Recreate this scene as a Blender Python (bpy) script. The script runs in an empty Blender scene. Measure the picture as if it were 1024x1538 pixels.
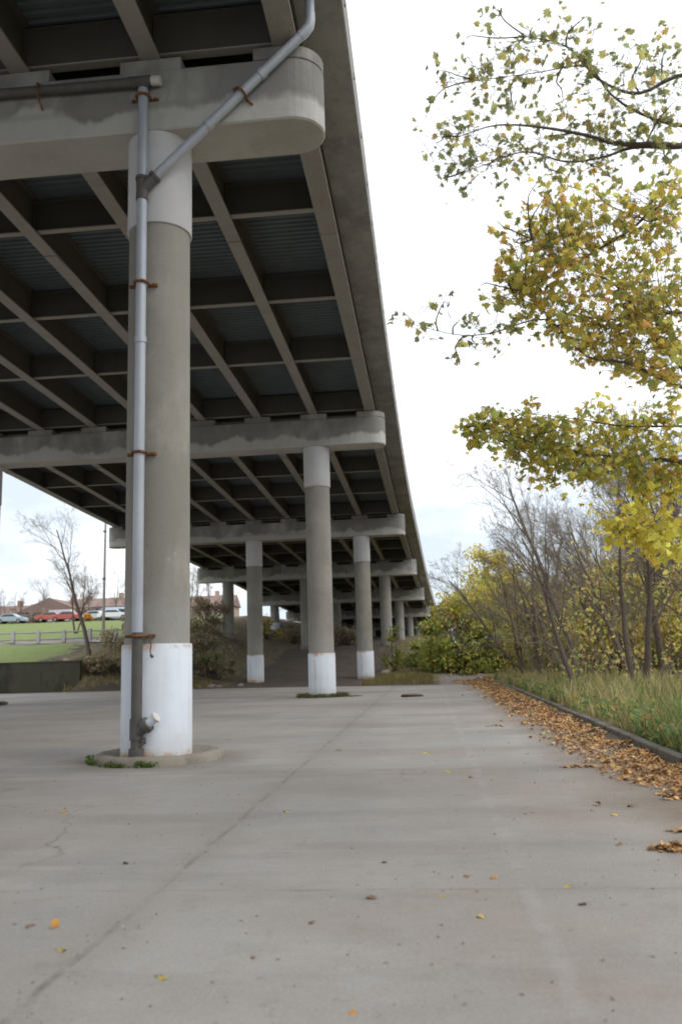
import bpy, math, random
from mathutils import Vector, Matrix, noise as mnoise
R = math.radians
sc = bpy.context.scene
C = sc.collection
rng = random.Random(7)

# ------------------------------------------------------------------ camera
FPX, PITCH, ROLL, YAW, EYE = 1272.4, 0.1727, 0.0309, R(5.5), 1.6
cp, sp = math.cos(PITCH), math.sin(PITCH)
_r = Vector((1, 0, 0)); _f = Vector((0, cp, sp)); _u = Vector((0, -sp, cp))
_r2 = math.cos(ROLL) * _r - math.sin(ROLL) * _u
_u2 = math.sin(ROLL) * _r + math.cos(ROLL) * _u
Zr = Matrix.Rotation(YAW, 3, 'Z')
CR, CU, CF = Zr @ _r2, Zr @ _u2, Zr @ _f
cam = bpy.data.cameras.new('camera'); camo = bpy.data.objects.new('camera', cam); C.objects.link(camo)
camo.matrix_world = Matrix(((CR.x, CU.x, -CF.x, 0), (CR.y, CU.y, -CF.y, 0), (CR.z, CU.z, -CF.z, EYE), (0, 0, 0, 1)))
cam.sensor_fit = 'VERTICAL'; cam.sensor_height = 36; cam.sensor_width = 24
cam.lens = FPX / 1538 * 36
cam.clip_end = 3000; cam.clip_start = 0.1
sc.camera = camo
cam.dof.use_dof = True; cam.dof.focus_distance = 14.5; cam.dof.aperture_fstop = 1.6

def ray(x, y): return CR * ((x - 512) / FPX) + CU * ((769 - y) / FPX) + CF
def at(x, y, Y):                       # a surveyed point of the place at distance Y down the road
    d = ray(x, y); t = Y / d.y; return Vector((0, 0, EYE)) + d * t
def atg(x, y, z=0.0):
    d = ray(x, y); t = (z - EYE) / d.z; return Vector((0, 0, EYE)) + d * t

# ------------------------------------------------------------------ object helpers
def thing(name, label, cat, loc=(0, 0, 0), rz=0, group=None):
    o = bpy.data.objects.new(name, None); C.objects.link(o)
    o.location = loc; o.rotation_euler = (0, 0, rz); o.empty_display_size = .2
    return tag(o, label, cat, group)
def tag(o, label=None, cat=None, group=None, kind=None):
    if label: o['label'] = label
    if cat: o['category'] = cat
    if group: o['group'] = group
    if kind: o['kind'] = kind
    return o
def dup(o, parent=None):
    c = o.copy(); C.objects.link(c)
    if parent: c.parent = parent
    for ch in list(o.children): dup(ch, c)
    return c

class MB:
    def __init__(s): s.v = []; s.f = []; s.col = []; s.sm = []
    def add(s, vs, fs, smooth=False, col=None):
        b = len(s.v); s.v += [tuple(p) for p in vs]
        for f in fs:
            s.f.append(tuple(i + b for i in f)); s.sm.append(smooth); s.col.append(col)
        return s
    def box(s, x0, x1, y0, y1, z0, z1):
        vs = [(x, y, z) for z in (z0, z1) for y in (y0, y1) for x in (x0, x1)]
        return s.add(vs, [(0, 2, 3, 1), (4, 5, 7, 6), (0, 1, 5, 4), (2, 6, 7, 3), (0, 4, 6, 2), (1, 3, 7, 5)])
    def cyl(s, cx, cy, z0, z1, r, n=32, r2=None, cap=True):
        r2 = r if r2 is None else r2
        vs = []
        for z, rr in ((z0, r), (z1, r2)):
            for k in range(n):
                a = 2 * math.pi * k / n; vs.append((cx + rr * math.cos(a), cy + rr * math.sin(a), z))
        s.add(vs, [(k, (k + 1) % n, n + (k + 1) % n, n + k) for k in range(n)], True)
        if cap: s.add(vs, [tuple(range(n))[::-1], tuple(range(n, 2 * n))])
        return s
    def lathe(s, cx, cy, prof, n=32):
        vs = []; m = len(prof)
        for r, z in prof:
            for k in range(n):
                a = 2 * math.pi * k / n; vs.append((cx + r * math.cos(a), cy + r * math.sin(a), z))
        fs = [(i * n + k, i * n + (k + 1) % n, (i + 1) * n + (k + 1) % n, (i + 1) * n + k) for i in range(m - 1) for k in range(n)]
        return s.add(vs, fs, True)
    def tube(s, pts, rad, n=6, cap=False, col=None):
        pts = [Vector(p) for p in pts]
        if not hasattr(rad, '__len__'): rad = [rad] * len(pts)
        vs = []; ref = None
        for i, p in enumerate(pts):
            d = (pts[min(i + 1, len(pts) - 1)] - pts[max(i - 1, 0)])
            d = d.normalized() if d.length > 1e-9 else Vector((0, 0, 1))
            if ref is None:
                ref = Vector((1, 0, 0)) if abs(d.x) < .8 else Vector((0, 1, 0))
            a = (ref - d * ref.dot(d)).normalized(); ref = a; b = d.cross(a)
            for k in range(n):
                t = 2 * math.pi * k / n
                vs.append(p + (a * math.cos(t) + b * math.sin(t)) * rad[i])
        fs = [(i * n + k, i * n + (k + 1) % n, (i + 1) * n + (k + 1) % n, (i + 1) * n + k) for i in range(len(pts) - 1) for k in range(n)]
        s.add(vs, fs, True, col)
        if cap:
            m = len(pts) - 1
            s.add(vs, [tuple(range(n))[::-1], tuple(range(m * n, m * n + n))], False, col)
        return s
    def build(s, name, mat, parent=None, bevel=0):
        me = bpy.data.meshes.new(name); me.from_pydata(s.v, [], s.f)
        me.polygons.foreach_set('use_smooth', s.sm)
        if any(c is not None for c in s.col):
            at_ = me.color_attributes.new('tint', 'FLOAT_COLOR', 'CORNER')
            data = []
            for f, c in zip(s.f, s.col):
                c = c or (1, 1, 1); data += [c[0], c[1], c[2], 1.0] * len(f)
            at_.data.foreach_set('color', data)
        me.materials.append(mat); me.update()
        o = bpy.data.objects.new(name, me); C.objects.link(o)
        if parent: o.parent = parent
        if bevel:
            m = o.modifiers.new('bevel', 'BEVEL'); m.width = bevel; m.segments = 2; m.limit_method = 'ANGLE'
        return o

# ------------------------------------------------------------------ materials
class NT:
    def __init__(s, name):
        s.m = bpy.data.materials.new(name); s.m.use_nodes = True
        s.t = s.m.node_tree; s.n = s.t.nodes; s.l = s.t.links
        s.b = s.n['Principled BSDF']; s.out = s.n['Material Output']
        s.b.inputs['Specular IOR Level'].default_value = .25
        s.tc = s.n.new('ShaderNodeTexCoord'); s.loc = s.tc.outputs['Object']; s.obj = s.n.new('ShaderNodeNewGeometry').outputs['Position']
    def set(s, sock, v):
        if isinstance(v, bpy.types.NodeSocket): s.l.new(v, sock)
        elif hasattr(v, '__len__') and len(v) == 3 and sock.type == 'RGBA': sock.default_value = (*v, 1)
        else: sock.default_value = v
    def noise(s, scale, detail=4, rough=.55, vec=None, stretch=None, dist=0):
        n = s.n.new('ShaderNodeTexNoise'); n.inputs['Scale'].default_value = scale
        n.inputs['Detail'].default_value = detail; n.inputs['Roughness'].default_value = rough; n.inputs['Distortion'].default_value = dist
        v = vec or s.obj
        if stretch:
            mp = s.n.new('ShaderNodeMapping'); mp.inputs['Scale'].default_value = stretch; s.l.new(v, mp.inputs['Vector']); v = mp.outputs[0]
        s.l.new(v, n.inputs['Vector']); return n.outputs['Fac']
    def ramp(s, fac, stops):
        r = s.n.new('ShaderNodeValToRGB'); e = r.color_ramp.elements
        while len(e) < len(stops): e.new(.5)
        for el, (p, c) in zip(e, stops):
            el.position = p; el.color = (c, c, c, 1) if not hasattr(c, '__len__') else (*c, 1)
        s.l.new(fac, r.inputs[0]); return r.outputs[0]
    def mix(s, fac, a, b, mode='MIX'):
        n = s.n.new('ShaderNodeMix'); n.data_type = 'RGBA'; n.blend_type = mode
        s.set(n.inputs[0], fac); s.set(n.inputs[6], a); s.set(n.inputs[7], b); return n.outputs[2]
    def math(s, op, a, b=0.0, clamp=False):
        n = s.n.new('ShaderNodeMath'); n.operation = op; n.use_clamp = clamp
        s.set(n.inputs[0], a); s.set(n.inputs[1], b); return n.outputs[0]
    def xyz(s):
        n = s.n.new('ShaderNodeSeparateXYZ'); s.l.new(s.loc, n.inputs[0]); return n.outputs
    def band(s, v, c, w, soft):           # 1 where |v-c|<w, soft edge
        d = s.math('ABSOLUTE', s.math('SUBTRACT', v, c))
        return s.math('SUBTRACT', 1.0, s.math('DIVIDE', s.math('SUBTRACT', d, w), soft), True) if False else s.math('MULTIPLY', s.math('SUBTRACT', w + soft, d), 1.0 / soft, True)
    def bump(s, h, strength=.3, dist=.02):
        n = s.n.new('ShaderNodeBump'); n.inputs['Strength'].default_value = strength; n.inputs['Distance'].default_value = dist
        s.l.new(h, n.inputs['Height']); s.l.new(n.outputs[0], s.b.inputs['Normal'])
    def done(s, col, rough=.8, metal=0):
        s.set(s.b.inputs['Base Color'], col); s.set(s.b.inputs['Roughness'], rough); s.b.inputs['Metallic'].default_value = metal
        return s.m

def concrete(name, base, dark, stain=None, scale=1.0, streak=True, bump=.25, boards=False, capband=False, rings=None):
    t = NT(name)
    c = t.mix(t.ramp(t.noise(.9 * scale, 6, .6), [(.35, 0), (.65, 1)]), base, tuple(v * .78 for v in base))
    c = t.mix(t.math('MULTIPLY', t.ramp(t.noise(.5 * scale, 6, .7, stretch=(1, 1, .6)), [(.50, 0), (.60, 1)]), .85), c, dark)
    c = t.mix(t.math('MULTIPLY', t.ramp(t.noise(2.6, 5, .7), [(.64, 0), (.70, 1)]), .5), c, stain or base)
    c = t.mix(t.math('MULTIPLY', t.ramp(t.noise(30, 3, .6), [(.66, 0), (.72, 1)]), .5), c, tuple(v * .6 for v in dark))
    if streak:
        c = t.mix(t.math('MULTIPLY', t.ramp(t.noise(2.2 * scale, 4, .6, stretch=(1.6, 1.6, .08)), [(.5, 0), (.7, 1)]), .45), c, dark)
    if stain:
        c = t.mix(t.math('MULTIPLY', t.ramp(t.noise(.8 * scale, 3, .5, stretch=(1, 1, .4)), [(.62, 0), (.72, 1)]), .5), c, stain)
    if rings:
        z = t.xyz()[2]; ln = None
        for zz in rings:
            b_ = t.band(t.math('ADD', z, t.math('MULTIPLY', t.math('SUBTRACT', t.noise(1.2, 2, .5), .5), .05)), zz, .006, .02); ln = b_ if ln is None else t.math('MAXIMUM', ln, b_)
        c = t.mix(t.math('MULTIPLY', ln, .4), c, dark)
        lo = t.n.new('ShaderNodeMapRange'); lo.inputs[1].default_value = 2.9; lo.inputs[2].default_value = 2.2; t.l.new(t.math('ADD', z, t.math('MULTIPLY', t.math('SUBTRACT', t.noise(1.1, 4, .6), .5), 2.0)), lo.inputs[0])
        c = t.mix(t.math('MULTIPLY', lo.outputs[0], .4), c, (.40, .40, .38))
    if capband:                                  # old whitewash left on the lower part of the caps, sooty runs above it
        z = t.xyz()[2]; wv = t.math('MULTIPLY', t.math('SUBTRACT', t.noise(.9, 4, .55, stretch=(1, 1, .25)), .5), 1.3)
        up = t.math('ADD', z, wv)
        c = t.mix(t.math('MULTIPLY', t.ramp(up, [(.42, 0), (.52, 1)]), t.ramp(t.noise(.55, 4, .6, stretch=(1, 1, .5)), [(.34, 0), (.52, .85)])), c, (.215, .205, .19))
        c = t.mix(t.math('MULTIPLY', t.ramp(up, [(.36, 1), (.46, 0)]), .55), c, (.56, .54, .50))
    fine = t.noise(45, 3, .7)
    c = t.mix(.35, c, t.mix(fine, (.12, .12, .11), (.6, .58, .55)), 'OVERLAY')
    if boards:
        z = t.xyz()[2]
        w = t.n.new('ShaderNodeTexWave'); w.bands_direction = 'Z'; w.inputs['Scale'].default_value = .26; w.inputs['Distortion'].default_value = .4
        t.l.new(t.obj, w.inputs[0])
        c = t.mix(t.math('MULTIPLY', t.ramp(w.outputs['Fac'], [(.0, 1), (.06, 0)]), .35), c, dark)
    t.bump(t.noise(14, 6, .65), bump, .03)
    return t.done(c, .88)

M = {}
M['column'] = concrete('column_concrete', (.35, .328, .288), (.25, .235, .205), (.43, .415, .39), .8, rings=(2.34, 4.8, 7.25))
M['cap'] = concrete('cap_concrete', (.48, .47, .445), (.25, .238, .218), (.56, .55, .53), .8, boards=True, capband=True)
M['pad'] = concrete('pad_concrete', (.30, .27, .225), (.16, .15, .12), (.10, .13, .05), 2.0, streak=False)
M['deck'] = concrete('deck_concrete', (.45, .45, .455), (.28, .278, .278), (.52, .52, .51), 1.1, bump=.5)
M['parapet'] = concrete('parapet_concrete', (.40, .39, .37), (.22, .21, .2), None, .6)
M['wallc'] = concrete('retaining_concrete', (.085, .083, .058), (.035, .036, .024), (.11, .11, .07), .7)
M['kerb'] = concrete('kerb_concrete', (.20, .18, .15), (.09, .085, .065), (.10, .12, .05), 3.0, streak=False)

def painted(name, base, dirt, rough=.6, rust=None, streakz=.1):
    t = NT(name)
    c = t.mix(t.math('MULTIPLY', t.ramp(t.noise(1.4, 5, .6), [(.45, 0), (.75, 1)]), .35), base, dirt)
    c = t.mix(t.math('MULTIPLY', t.ramp(t.noise(3.5, 4, .6, stretch=(1.5, 1.5, streakz)), [(.52, 0), (.75, 1)]), .3), c, dirt)
    if rust:
        z = t.xyz()[2]
        edge = t.math('ADD', t.band(z, rust[0], .02, .10), t.math('MULTIPLY', t.band(z, rust[1], .01, .06), .45), True)
        n = t.ramp(t.noise(5.5, 5, .65), [(.40, 0), (.56, 1)])
        c = t.mix(t.math('MULTIPLY', edge, n), c, (.46, .215, .06))
        runs = t.math('MULTIPLY', t.ramp(t.noise(3.0, 4, .6, stretch=(2, 2, .12)), [(.58, 0), (.75, 1)]), .22)
        c = t.mix(runs, c, (.50, .36, .19))
        lx, ly, lz = t.xyz()
        nearp = t.math('MULTIPLY', t.band(lx, -.11, .10, .22), t.math('LESS_THAN', ly, 0.0))
        foot = t.math('MULTIPLY', nearp, t.math('ADD', t.band(lz, .0, .05, .16), t.math('MULTIPLY', t.band(lz, 1.9, .03, .12), .8), True))
        c = t.mix(t.math('MULTIPLY', foot, t.ramp(t.noise(7, 4, .65), [(.34, 0), (.5, 1)])), c, (.50, .20, .045))
        side = t.math('MULTIPLY', t.band(lx, -.235, .012, .035), t.math('LESS_THAN', ly, 0.0))
        c = t.mix(t.math('MULTIPLY', side, t.ramp(t.noise(2.5, 4, .6, stretch=(1, 1, .6)), [(.42, 0), (.6, .7)])), c, (.52, .36, .17))
        spl = t.n.new('ShaderNodeMapRange'); spl.inputs[1].default_value = .5; spl.inputs[2].default_value = .0; t.l.new(t.math('ADD', lz, t.math('MULTIPLY', t.math('SUBTRACT', t.noise(2.5, 5, .7), .5), .7)), spl.inputs[0])
        c = t.mix(t.math('MULTIPLY', spl.outputs[0], .45), c, (.40, .36, .29))
        spots = t.ramp(t.noise(3.3, 6, .7, stretch=(1, 1, .7)), [(.66, 0), (.70, 1)])
        c = t.mix(t.math('MULTIPLY', spots, .7), c, (.5, .30, .12))
    t.bump(t.noise(7, 4, .6), .12, .02)
    return t.done(c, rough)
M['sleeve'] = painted('white_sleeve_paint', (.66, .70, .76), (.47, .47, .46), .55, rust=(.03, 1.88))
M['collar'] = painted('collar_grey_paint', (.56, .545, .545), (.42, .40, .385), .6)
M['girder'] = painted('girder_web_dark', (.115, .105, .092), (.07, .06, .05), .65)  # web and top flange, a much darker tone than the bottom flange
M['flange'] = painted('girder_flange_pale', (.32, .30, .27), (.20, .18, .15), .6)  # paler tone for bottom flanges, lower angles and small plates
M['frame'] = painted('cross_frame_dark', (.105, .097, .085), (.065, .057, .05), .65)  # cross frame plates, close to the web tone

def simple(name, col, rough=.6, metal=0, var=.25, scale=3):
    t = NT(name)
    c = t.mix(t.noise(scale, 5, .6), tuple(v * (1 - var) for v in col), tuple(min(1, v * (1 + var)) for v in col))
    return t.done(c, rough, metal)
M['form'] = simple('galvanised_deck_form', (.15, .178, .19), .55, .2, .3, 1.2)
M['pipe'] = painted('galvanised_pipe', (.41, .43, .47), (.24, .245, .26), .5); M['pipe'].node_tree.nodes['Principled BSDF'].inputs['Metallic'].default_value = .2
M['castiron'] = simple('dark_cast_iron_pipe', (.10, .093, .085), .6, .1, .4, 6)
M['pvc'] = simple('white_plastic', (.58, .56, .51), .45)
def rusty():
    t = NT('rusty_steel'); c = t.ramp(t.noise(16, 5, .7), [(.3, (.06, .03, .02)), (.55, (.20, .085, .03)), (.75, (.33, .15, .05))])
    return t.done(c, .85)
M['rust'] = rusty()

# pavement with joints, stains, patches
def pavement():
    t = NT('worn_concrete_pavement'); x, y, z = t.xyz()
    wob = t.math('MULTIPLY', t.math('SUBTRACT', t.noise(.8, 3, .5), .5), .10)
    xw = t.math('ADD', x, wob); yw = t.math('ADD', y, t.math('MULTIPLY', wob, .8))
    c = t.mix(t.ramp(t.noise(.22, 6, .6), [(.35, 0), (.65, 1)]), (.425, .408, .382), (.325, .312, .298))
    c = t.mix(t.math('MULTIPLY', t.ramp(t.noise(.35, 6, .65, stretch=(.7, .9, 1)), [(.47, 0), (.66, 1)]), .6), c, (.285, .235, .19))
    c = t.mix(t.math('MULTIPLY', t.ramp(t.noise(.28, 6, .7, stretch=(.35, 1.8, 1)), [(.50, 0), (.62, 1)]), .45), c, (.235, .228, .22))
    c = t.mix(t.math('MULTIPLY', t.ramp(t.noise(4.5, 5, .75), [(.56, 0), (.66, 1)]), .35), c, (.26, .235, .21))
    c = t.mix(t.math('MULTIPLY', t.ramp(t.noise(1.1, 6, .7), [(.55, 0), (.75, 1)]), .45), c, (.245, .24, .232))
    c = t.mix(t.math('MULTIPLY', t.ramp(t.noise(.6, 5, .65, stretch=(.5, 1.3, 1)), [(.58, 0), (.7, 1)]), .5), c, (.44, .43, .41))
    c = t.mix(t.math('MULTIPLY', t.ramp(t.noise(.13, 3, .5), [(.45, 0), (.62, 1)]), .35), c, (.375, .315, .255))
    oil = t.ramp(t.noise(.75, 4, .6), [(.66, 0), (.72, 1)])
    c = t.mix(t.math('MULTIPLY', oil, .4), c, (.17, .16, .15))
    # tyre-polished lanes
    lane = t.math('MULTIPLY', t.noise(.45, 3, .5, stretch=(1, .05, 1)), 1.0)
    c = t.mix(t.math('MULTIPLY', t.ramp(lane, [(.5, 0), (.65, 1)]), .25), c, (.27, .26, .25))
    # joints
    pn = t.ramp(t.noise(1.6, 3, .7), [(.45, .08), (.68, 1)])
    jx = t.band(xw, -2.02, .008, .035)
    for v in (-6.9, -11.8, -16.7, -21.6): jx = t.math('MAXIMUM', jx, t.band(xw, v, .006, .03))
    jy = t.band(yw, 12.75, .008, .035)
    for v in (6.3, 19.2, 25.6, 32.0, 38.4, 44.8): jy = t.math('MAXIMUM', jy, t.math('MULTIPLY', t.band(yw, v, .006, .03), .7))
    j = t.math('MULTIPLY', t.math('MAXIMUM', jx, jy), pn)
    jc = t.mix(t.ramp(t.noise(2.5, 3, .6), [(.5, 0), (.6, 1)]), (.135, .12, .10), (.13, .13, .06))
    c = t.mix(t.math('MULTIPLY', j, .65), c, jc)
    halo = t.math('MAXIMUM', t.band(xw, -2.02, .02, .35), t.math('MULTIPLY', t.band(yw, 12.75, .02, .3), .6))
    c = t.mix(t.math('MULTIPLY', halo, t.math('MULTIPLY', t.noise(1.2, 4, .6), .45)), c, (.24, .21, .18))
    pale = t.math('MULTIPLY', t.band(xw, .6, .03, .05), t.ramp(t.noise(1.9, 4, .7), [(.42, 0), (.62, 1)]))
    c = t.mix(t.math('MULTIPLY', pale, .35), c, (.47, .46, .44))
    # cracks
    v = t.n.new('ShaderNodeTexVoronoi'); v.feature = 'DISTANCE_TO_EDGE'; v.inputs['Scale'].default_value = .23
    mp = t.n.new('ShaderNodeMix'); mp.data_type = 'VECTOR'
    nz = t.n.new('ShaderNodeTexNoise'); nz.inputs['Scale'].default_value = .9; nz.inputs['Detail'].default_value = 5; t.l.new(t.obj, nz.inputs['Vector'])
    va = t.n.new('ShaderNodeVectorMath'); va.operation = 'ADD'; t.l.new(t.obj, va.inputs[0]); t.l.new(nz.outputs['Color'], va.inputs[1]); t.l.new(va.outputs[0], v.inputs['Vector'])
    cr = t.math('MULTIPLY', t.ramp(v.outputs['Distance'], [(0, 1), (.0045, 0)]), t.ramp(t.noise(.3, 2, .5), [(.5, 0), (.6, 1)]))
    c = t.mix(t.math('MULTIPLY', cr, .55), c, (.16, .145, .125))
    # brown dust and leaf stain towards the kerb, dirt round the near column and along the far edge
    mr = t.n.new('ShaderNodeMapRange'); mr.inputs[1].default_value = 1.5; mr.inputs[2].default_value = 2.5
    t.l.new(t.math('ADD', x, t.math('MULTIPLY', t.math('SUBTRACT', t.noise(.9, 5, .7), .5), 2.0)), mr.inputs[0])
    c = t.mix(t.math('MULTIPLY', mr.outputs[0], .75), c, t.mix(t.noise(6, 4, .7), (.16, .115, .08), (.30, .22, .155)))
    dx_ = t.math('SUBTRACT', x, -4.6); dy_ = t.math('SUBTRACT', y, 14.7); rr_ = t.math('SQRT', t.math('ADD', t.math('MULTIPLY', dx_, dx_), t.math('MULTIPLY', dy_, dy_)))
    rr_ = t.math('ADD', rr_, t.math('MULTIPLY', t.math('SUBTRACT', t.noise(1.8, 4, .7), .5), 1.1))
    mr2 = t.n.new('ShaderNodeMapRange'); mr2.inputs[1].default_value = 1.9; mr2.inputs[2].default_value = 1.15; t.l.new(rr_, mr2.inputs[0])
    c = t.mix(t.math('MULTIPLY', mr2.outputs[0], .6), c, (.20, .17, .13))
    # dark drips and specks
    sp_ = t.ramp(t.noise(9, 3, .6), [(.69, 0), (.74, 1)])
    c = t.mix(t.math('MULTIPLY', sp_, .4), c, (.20, .18, .16))
    ag = t.noise(48, 4, .8)
    c = t.mix(.6, c, t.mix(ag, (.12, .12, .12), (.62, .6, .58)), 'OVERLAY')
    h = t.math('SUBTRACT', t.math('ADD', t.math('MULTIPLY', t.noise(55, 4, .7), .25), t.noise(3, 4, .5)), t.math('MULTIPLY', j, 1.5))
    t.bump(h, .3, .02)
    return t.done(c, .85)
M['pave'] = pavement()

def ground_mat():
    t = NT('earth_grass_ground')
    a = t.n.new('ShaderNodeAttribute'); a.attribute_name = 'tint'
    sep = t.n.new('ShaderNodeSeparateColor'); t.l.new(a.outputs['Color'], sep.inputs[0])
    n1 = t.noise(.8, 6, .65); n2 = t.noise(5, 5, .7)
    dirt = t.mix(n2, (.06, .047, .038), (.135, .108, .088)); dirt = t.mix(t.ramp(n1, [(.4, 0), (.65, 1)]), dirt, (.07, .056, .045))
    gr = t.mix(n2, (.12, .165, .05), (.22, .29, .09)); gr = t.mix(t.math('MULTIPLY', t.ramp(n1, [(.42, 0), (.62, 1)]), .6), gr, (.17, .165, .07))
    fl = t.mix(n2, (.11, .09, .05), (.24, .185, .10)); fl = t.mix(t.ramp(n1, [(.46, 0), (.62, 1)]), fl, (.11, .115, .045))
    gv = t.mix(n2, (.16, .15, .15), (.27, .25, .24))
    gv = t.mix(t.ramp(t.noise(1.3, 5, .65), [(.5, 0), (.62, 1)]), gv, (.22, .12, .05))
    jit = t.math('MULTIPLY', t.math('SUBTRACT', t.noise(1.5, 5, .7), .5), 1.6)
    def msk(o): return t.ramp(t.math('ADD', o, jit), [(.42, 0), (.58, 1)])
    c = t.mix(msk(sep.outputs[1]), dirt, fl); c = t.mix(msk(sep.outputs[0]), c, gr); c = t.mix(msk(sep.outputs[2]), c, gv)
    t.bump(t.noise(6, 6, .7), .6, .08)
    return t.done(c, .95)
M['ground'] = ground_mat()

def tinted(name, rough=.6, transl=0.0, var=.15):
    t = NT(name)
    a = t.n.new('ShaderNodeAttribute'); a.attribute_name = 'tint'
    c = t.mix(t.math('MULTIPLY', t.noise(20, 2, .5), var * 2), a.outputs['Color'], (0, 0, 0))
    t.set(t.b.inputs['Base Color'], c); t.b.inputs['Roughness'].default_value = rough
    if transl:
        tr = t.n.new('ShaderNodeBsdfTranslucent'); t.l.new(c, tr.inputs[0])
        mx = t.n.new('ShaderNodeMixShader'); mx.inputs[0].default_value = transl
        t.l.new(t.b.outputs[0], mx.inputs[1]); t.l.new(tr.outputs[0], mx.inputs[2]); t.l.new(mx.outputs[0], t.out.inputs[0])
    return t.m
M['leaf'] = tinted('leaf', .5, .5, .05)
M['mapleleaf'] = tinted('maple_leaf', .5, .7, .03)
M['litter'] = tinted('fallen_leaf_litter', .7, .1)
M['blade'] = tinted('grass_blades', .7, .3)
M['bark'] = simple('bark_grey_brown', (.15, .12, .10), .9, 0, .45, 7)
M['barkdark'] = simple('bark_dark', (.115, .09, .07), .9, 0, .45, 7)
M['twig'] = simple('twigs_grey', (.235, .19, .14), .9, 0, .3, 3)

# ------------------------------------------------------------------ world + light
w = bpy.data.worlds.new('World'); sc.world = w; w.use_nodes = True
nt = w.node_tree; bg = nt.nodes['Background']
SUN_EL, SUN_AZ = R(48), R(115)          # azimuth clockwise from +Y: high on the right, a little behind the camera
sky = nt.nodes.new('ShaderNodeTexSky'); sky.sky_type = 'NISHITA'; sky.sun_disc = False
sky.sun_elevation = SUN_EL; sky.sun_rotation = SUN_AZ
tc = nt.nodes.new('ShaderNodeTexCoord')
nz = nt.nodes.new('ShaderNodeTexNoise'); nz.inputs['Scale'].default_value = 2.6; nz.inputs['Detail'].default_value = 6; nz.inputs['Roughness'].default_value = .55
mp = nt.nodes.new('ShaderNodeMapping'); mp.inputs['Scale'].default_value = (1, 1, 2.6); nt.links.new(tc.outputs['Generated'], mp.inputs[0]); nt.links.new(mp.outputs[0], nz.inputs['Vector'])
cr = nt.nodes.new('ShaderNodeValToRGB'); cr.color_ramp.elements[0].position = .34; cr.color_ramp.elements[0].color = (.54, .60, .665, 1)
cr.color_ramp.elements[1].position = .60; cr.color_ramp.elements[1].color = (1.06, 1.09, 1.12, 1); sx = nt.nodes.new('ShaderNodeSeparateXYZ'); nt.links.new(tc.outputs['Generated'], sx.inputs[0])
mr = nt.nodes.new('ShaderNodeMapRange'); mr.inputs[1].default_value = 0.0; mr.inputs[2].default_value = .62; mr.inputs[3].default_value = -.19; mr.inputs[4].default_value = .22; nt.links.new(sx.outputs[2], mr.inputs[0])
ad = nt.nodes.new('ShaderNodeMath'); ad.operation = 'ADD'; nt.links.new(nz.outputs['Fac'], ad.inputs[0]); nt.links.new(mr.outputs[0], ad.inputs[1]); nt.links.new(ad.outputs[0], cr.inputs[0])
sc10 = nt.nodes.new('ShaderNodeVectorMath'); sc10.operation = 'SCALE'; sc10.inputs['Scale'].default_value = 10.5; nt.links.new(cr.outputs[0], sc10.inputs[0])
mx = nt.nodes.new('ShaderNodeMix'); mx.data_type = 'RGBA'; mx.inputs[0].default_value = .9
nt.links.new(sky.outputs[0], mx.inputs[6]); nt.links.new(sc10.outputs[0], mx.inputs[7]); nt.links.new(mx.outputs[2], bg.inputs[0])
bg.inputs[1].default_value = .1
sun = bpy.data.lights.new('sun', 'SUN'); sun.energy = .7; sun.angle = R(30); sun.color = (1, .97, .92)
so = bpy.data.objects.new('sun', sun); C.objects.link(so)
sd = Vector((math.sin(SUN_AZ) * math.cos(SUN_EL), math.cos(SUN_AZ) * math.cos(SUN_EL), math.sin(SUN_EL)))
so.rotation_euler = sd.to_track_quat('Z', 'Y').to_euler(); so.location = sd * 60
sc.view_settings.view_transform = 'Standard'; sc.view_settings.look = 'None'; sc.view_settings.exposure = .62; sc.view_settings.gamma = 1
sc.cycles.max_bounces = 8; sc.cycles.transparent_max_bounces = 8
try: sc.cycles.filter_width = 1.8
except Exception: pass

# ------------------------------------------------------------------ terrain
def lerp_tab(x, xs, ys):
    if x <= xs[0]: return ys[0]
    for i in range(len(xs) - 1):
        if x <= xs[i + 1]:
            t = (x - xs[i]) / (xs[i + 1] - xs[i]); return ys[i] + (ys[i + 1] - ys[i]) * t
    return ys[-1]
def sm(a, b, x):
    t = max(0, min(1, (x - a) / (b - a))); return t * t * (3 - 2 * t)
WALLY = 57.6
def hill_left(y): return lerp_tab(y, [57.6, 64, 67, 72, 76, 118, 132, 400], [2.05, 3.1, 3.55, 3.9, 4.6, 8.2, 8.5, 9.0])
def g(x, y):
    under = lerp_tab(y, [53, 61, 70, 84, 107, 131, 155, 400], [0, .12, .9, 2.75, 3.9, 4.8, 5.6, 6])
    right = lerp_tab(y, [53, 62, 90, 120, 400], [0, .1, .45, .8, 1.5])
    a = sm(-.5, 5, x); h = under * (1 - a) + right * a
    if x < -14:
        k = sm(-15, -24.2, x)
        hl = hill_left(y) if y >= WALLY else 0.0
        bank = hill_left(max(y, WALLY)) * sm(52.5, 63, y)
        step = sm(-23.6, -24.4, x)
        hl = bank * (1 - step) + hl * step
        h = h * (1 - k) + hl * k
    if x > 3.4: h += .12 + .02 * min(30, x - 3.4)
    if y > 53 or x > 3.5:
        h += (mnoise.noise((x * .25, y * .25, 3)) * .22 + mnoise.noise((x * .9, y * .9, 9)) * .05) * (1 if y > 60 or x > 5 else .4)
    return h
SLAB = [(3.25, -8), (3.3, 12), (3.4, 20), (3.1, 34), (2.6, 44), (2.05, 50.0), (-2, 51.0), (-7, 53), (-14, 55.2), (-20, 56.6), (-24, WALLY - .5), (-60, WALLY - .5), (-60, -8)]
def slab_edge(x): return lerp_tab(-x, [-3.3, -2, 2, 7, 14, 20, 24, 60], [44, 50, 51, 53, 55.2, 56.6, 57.1, 57.1])
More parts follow.
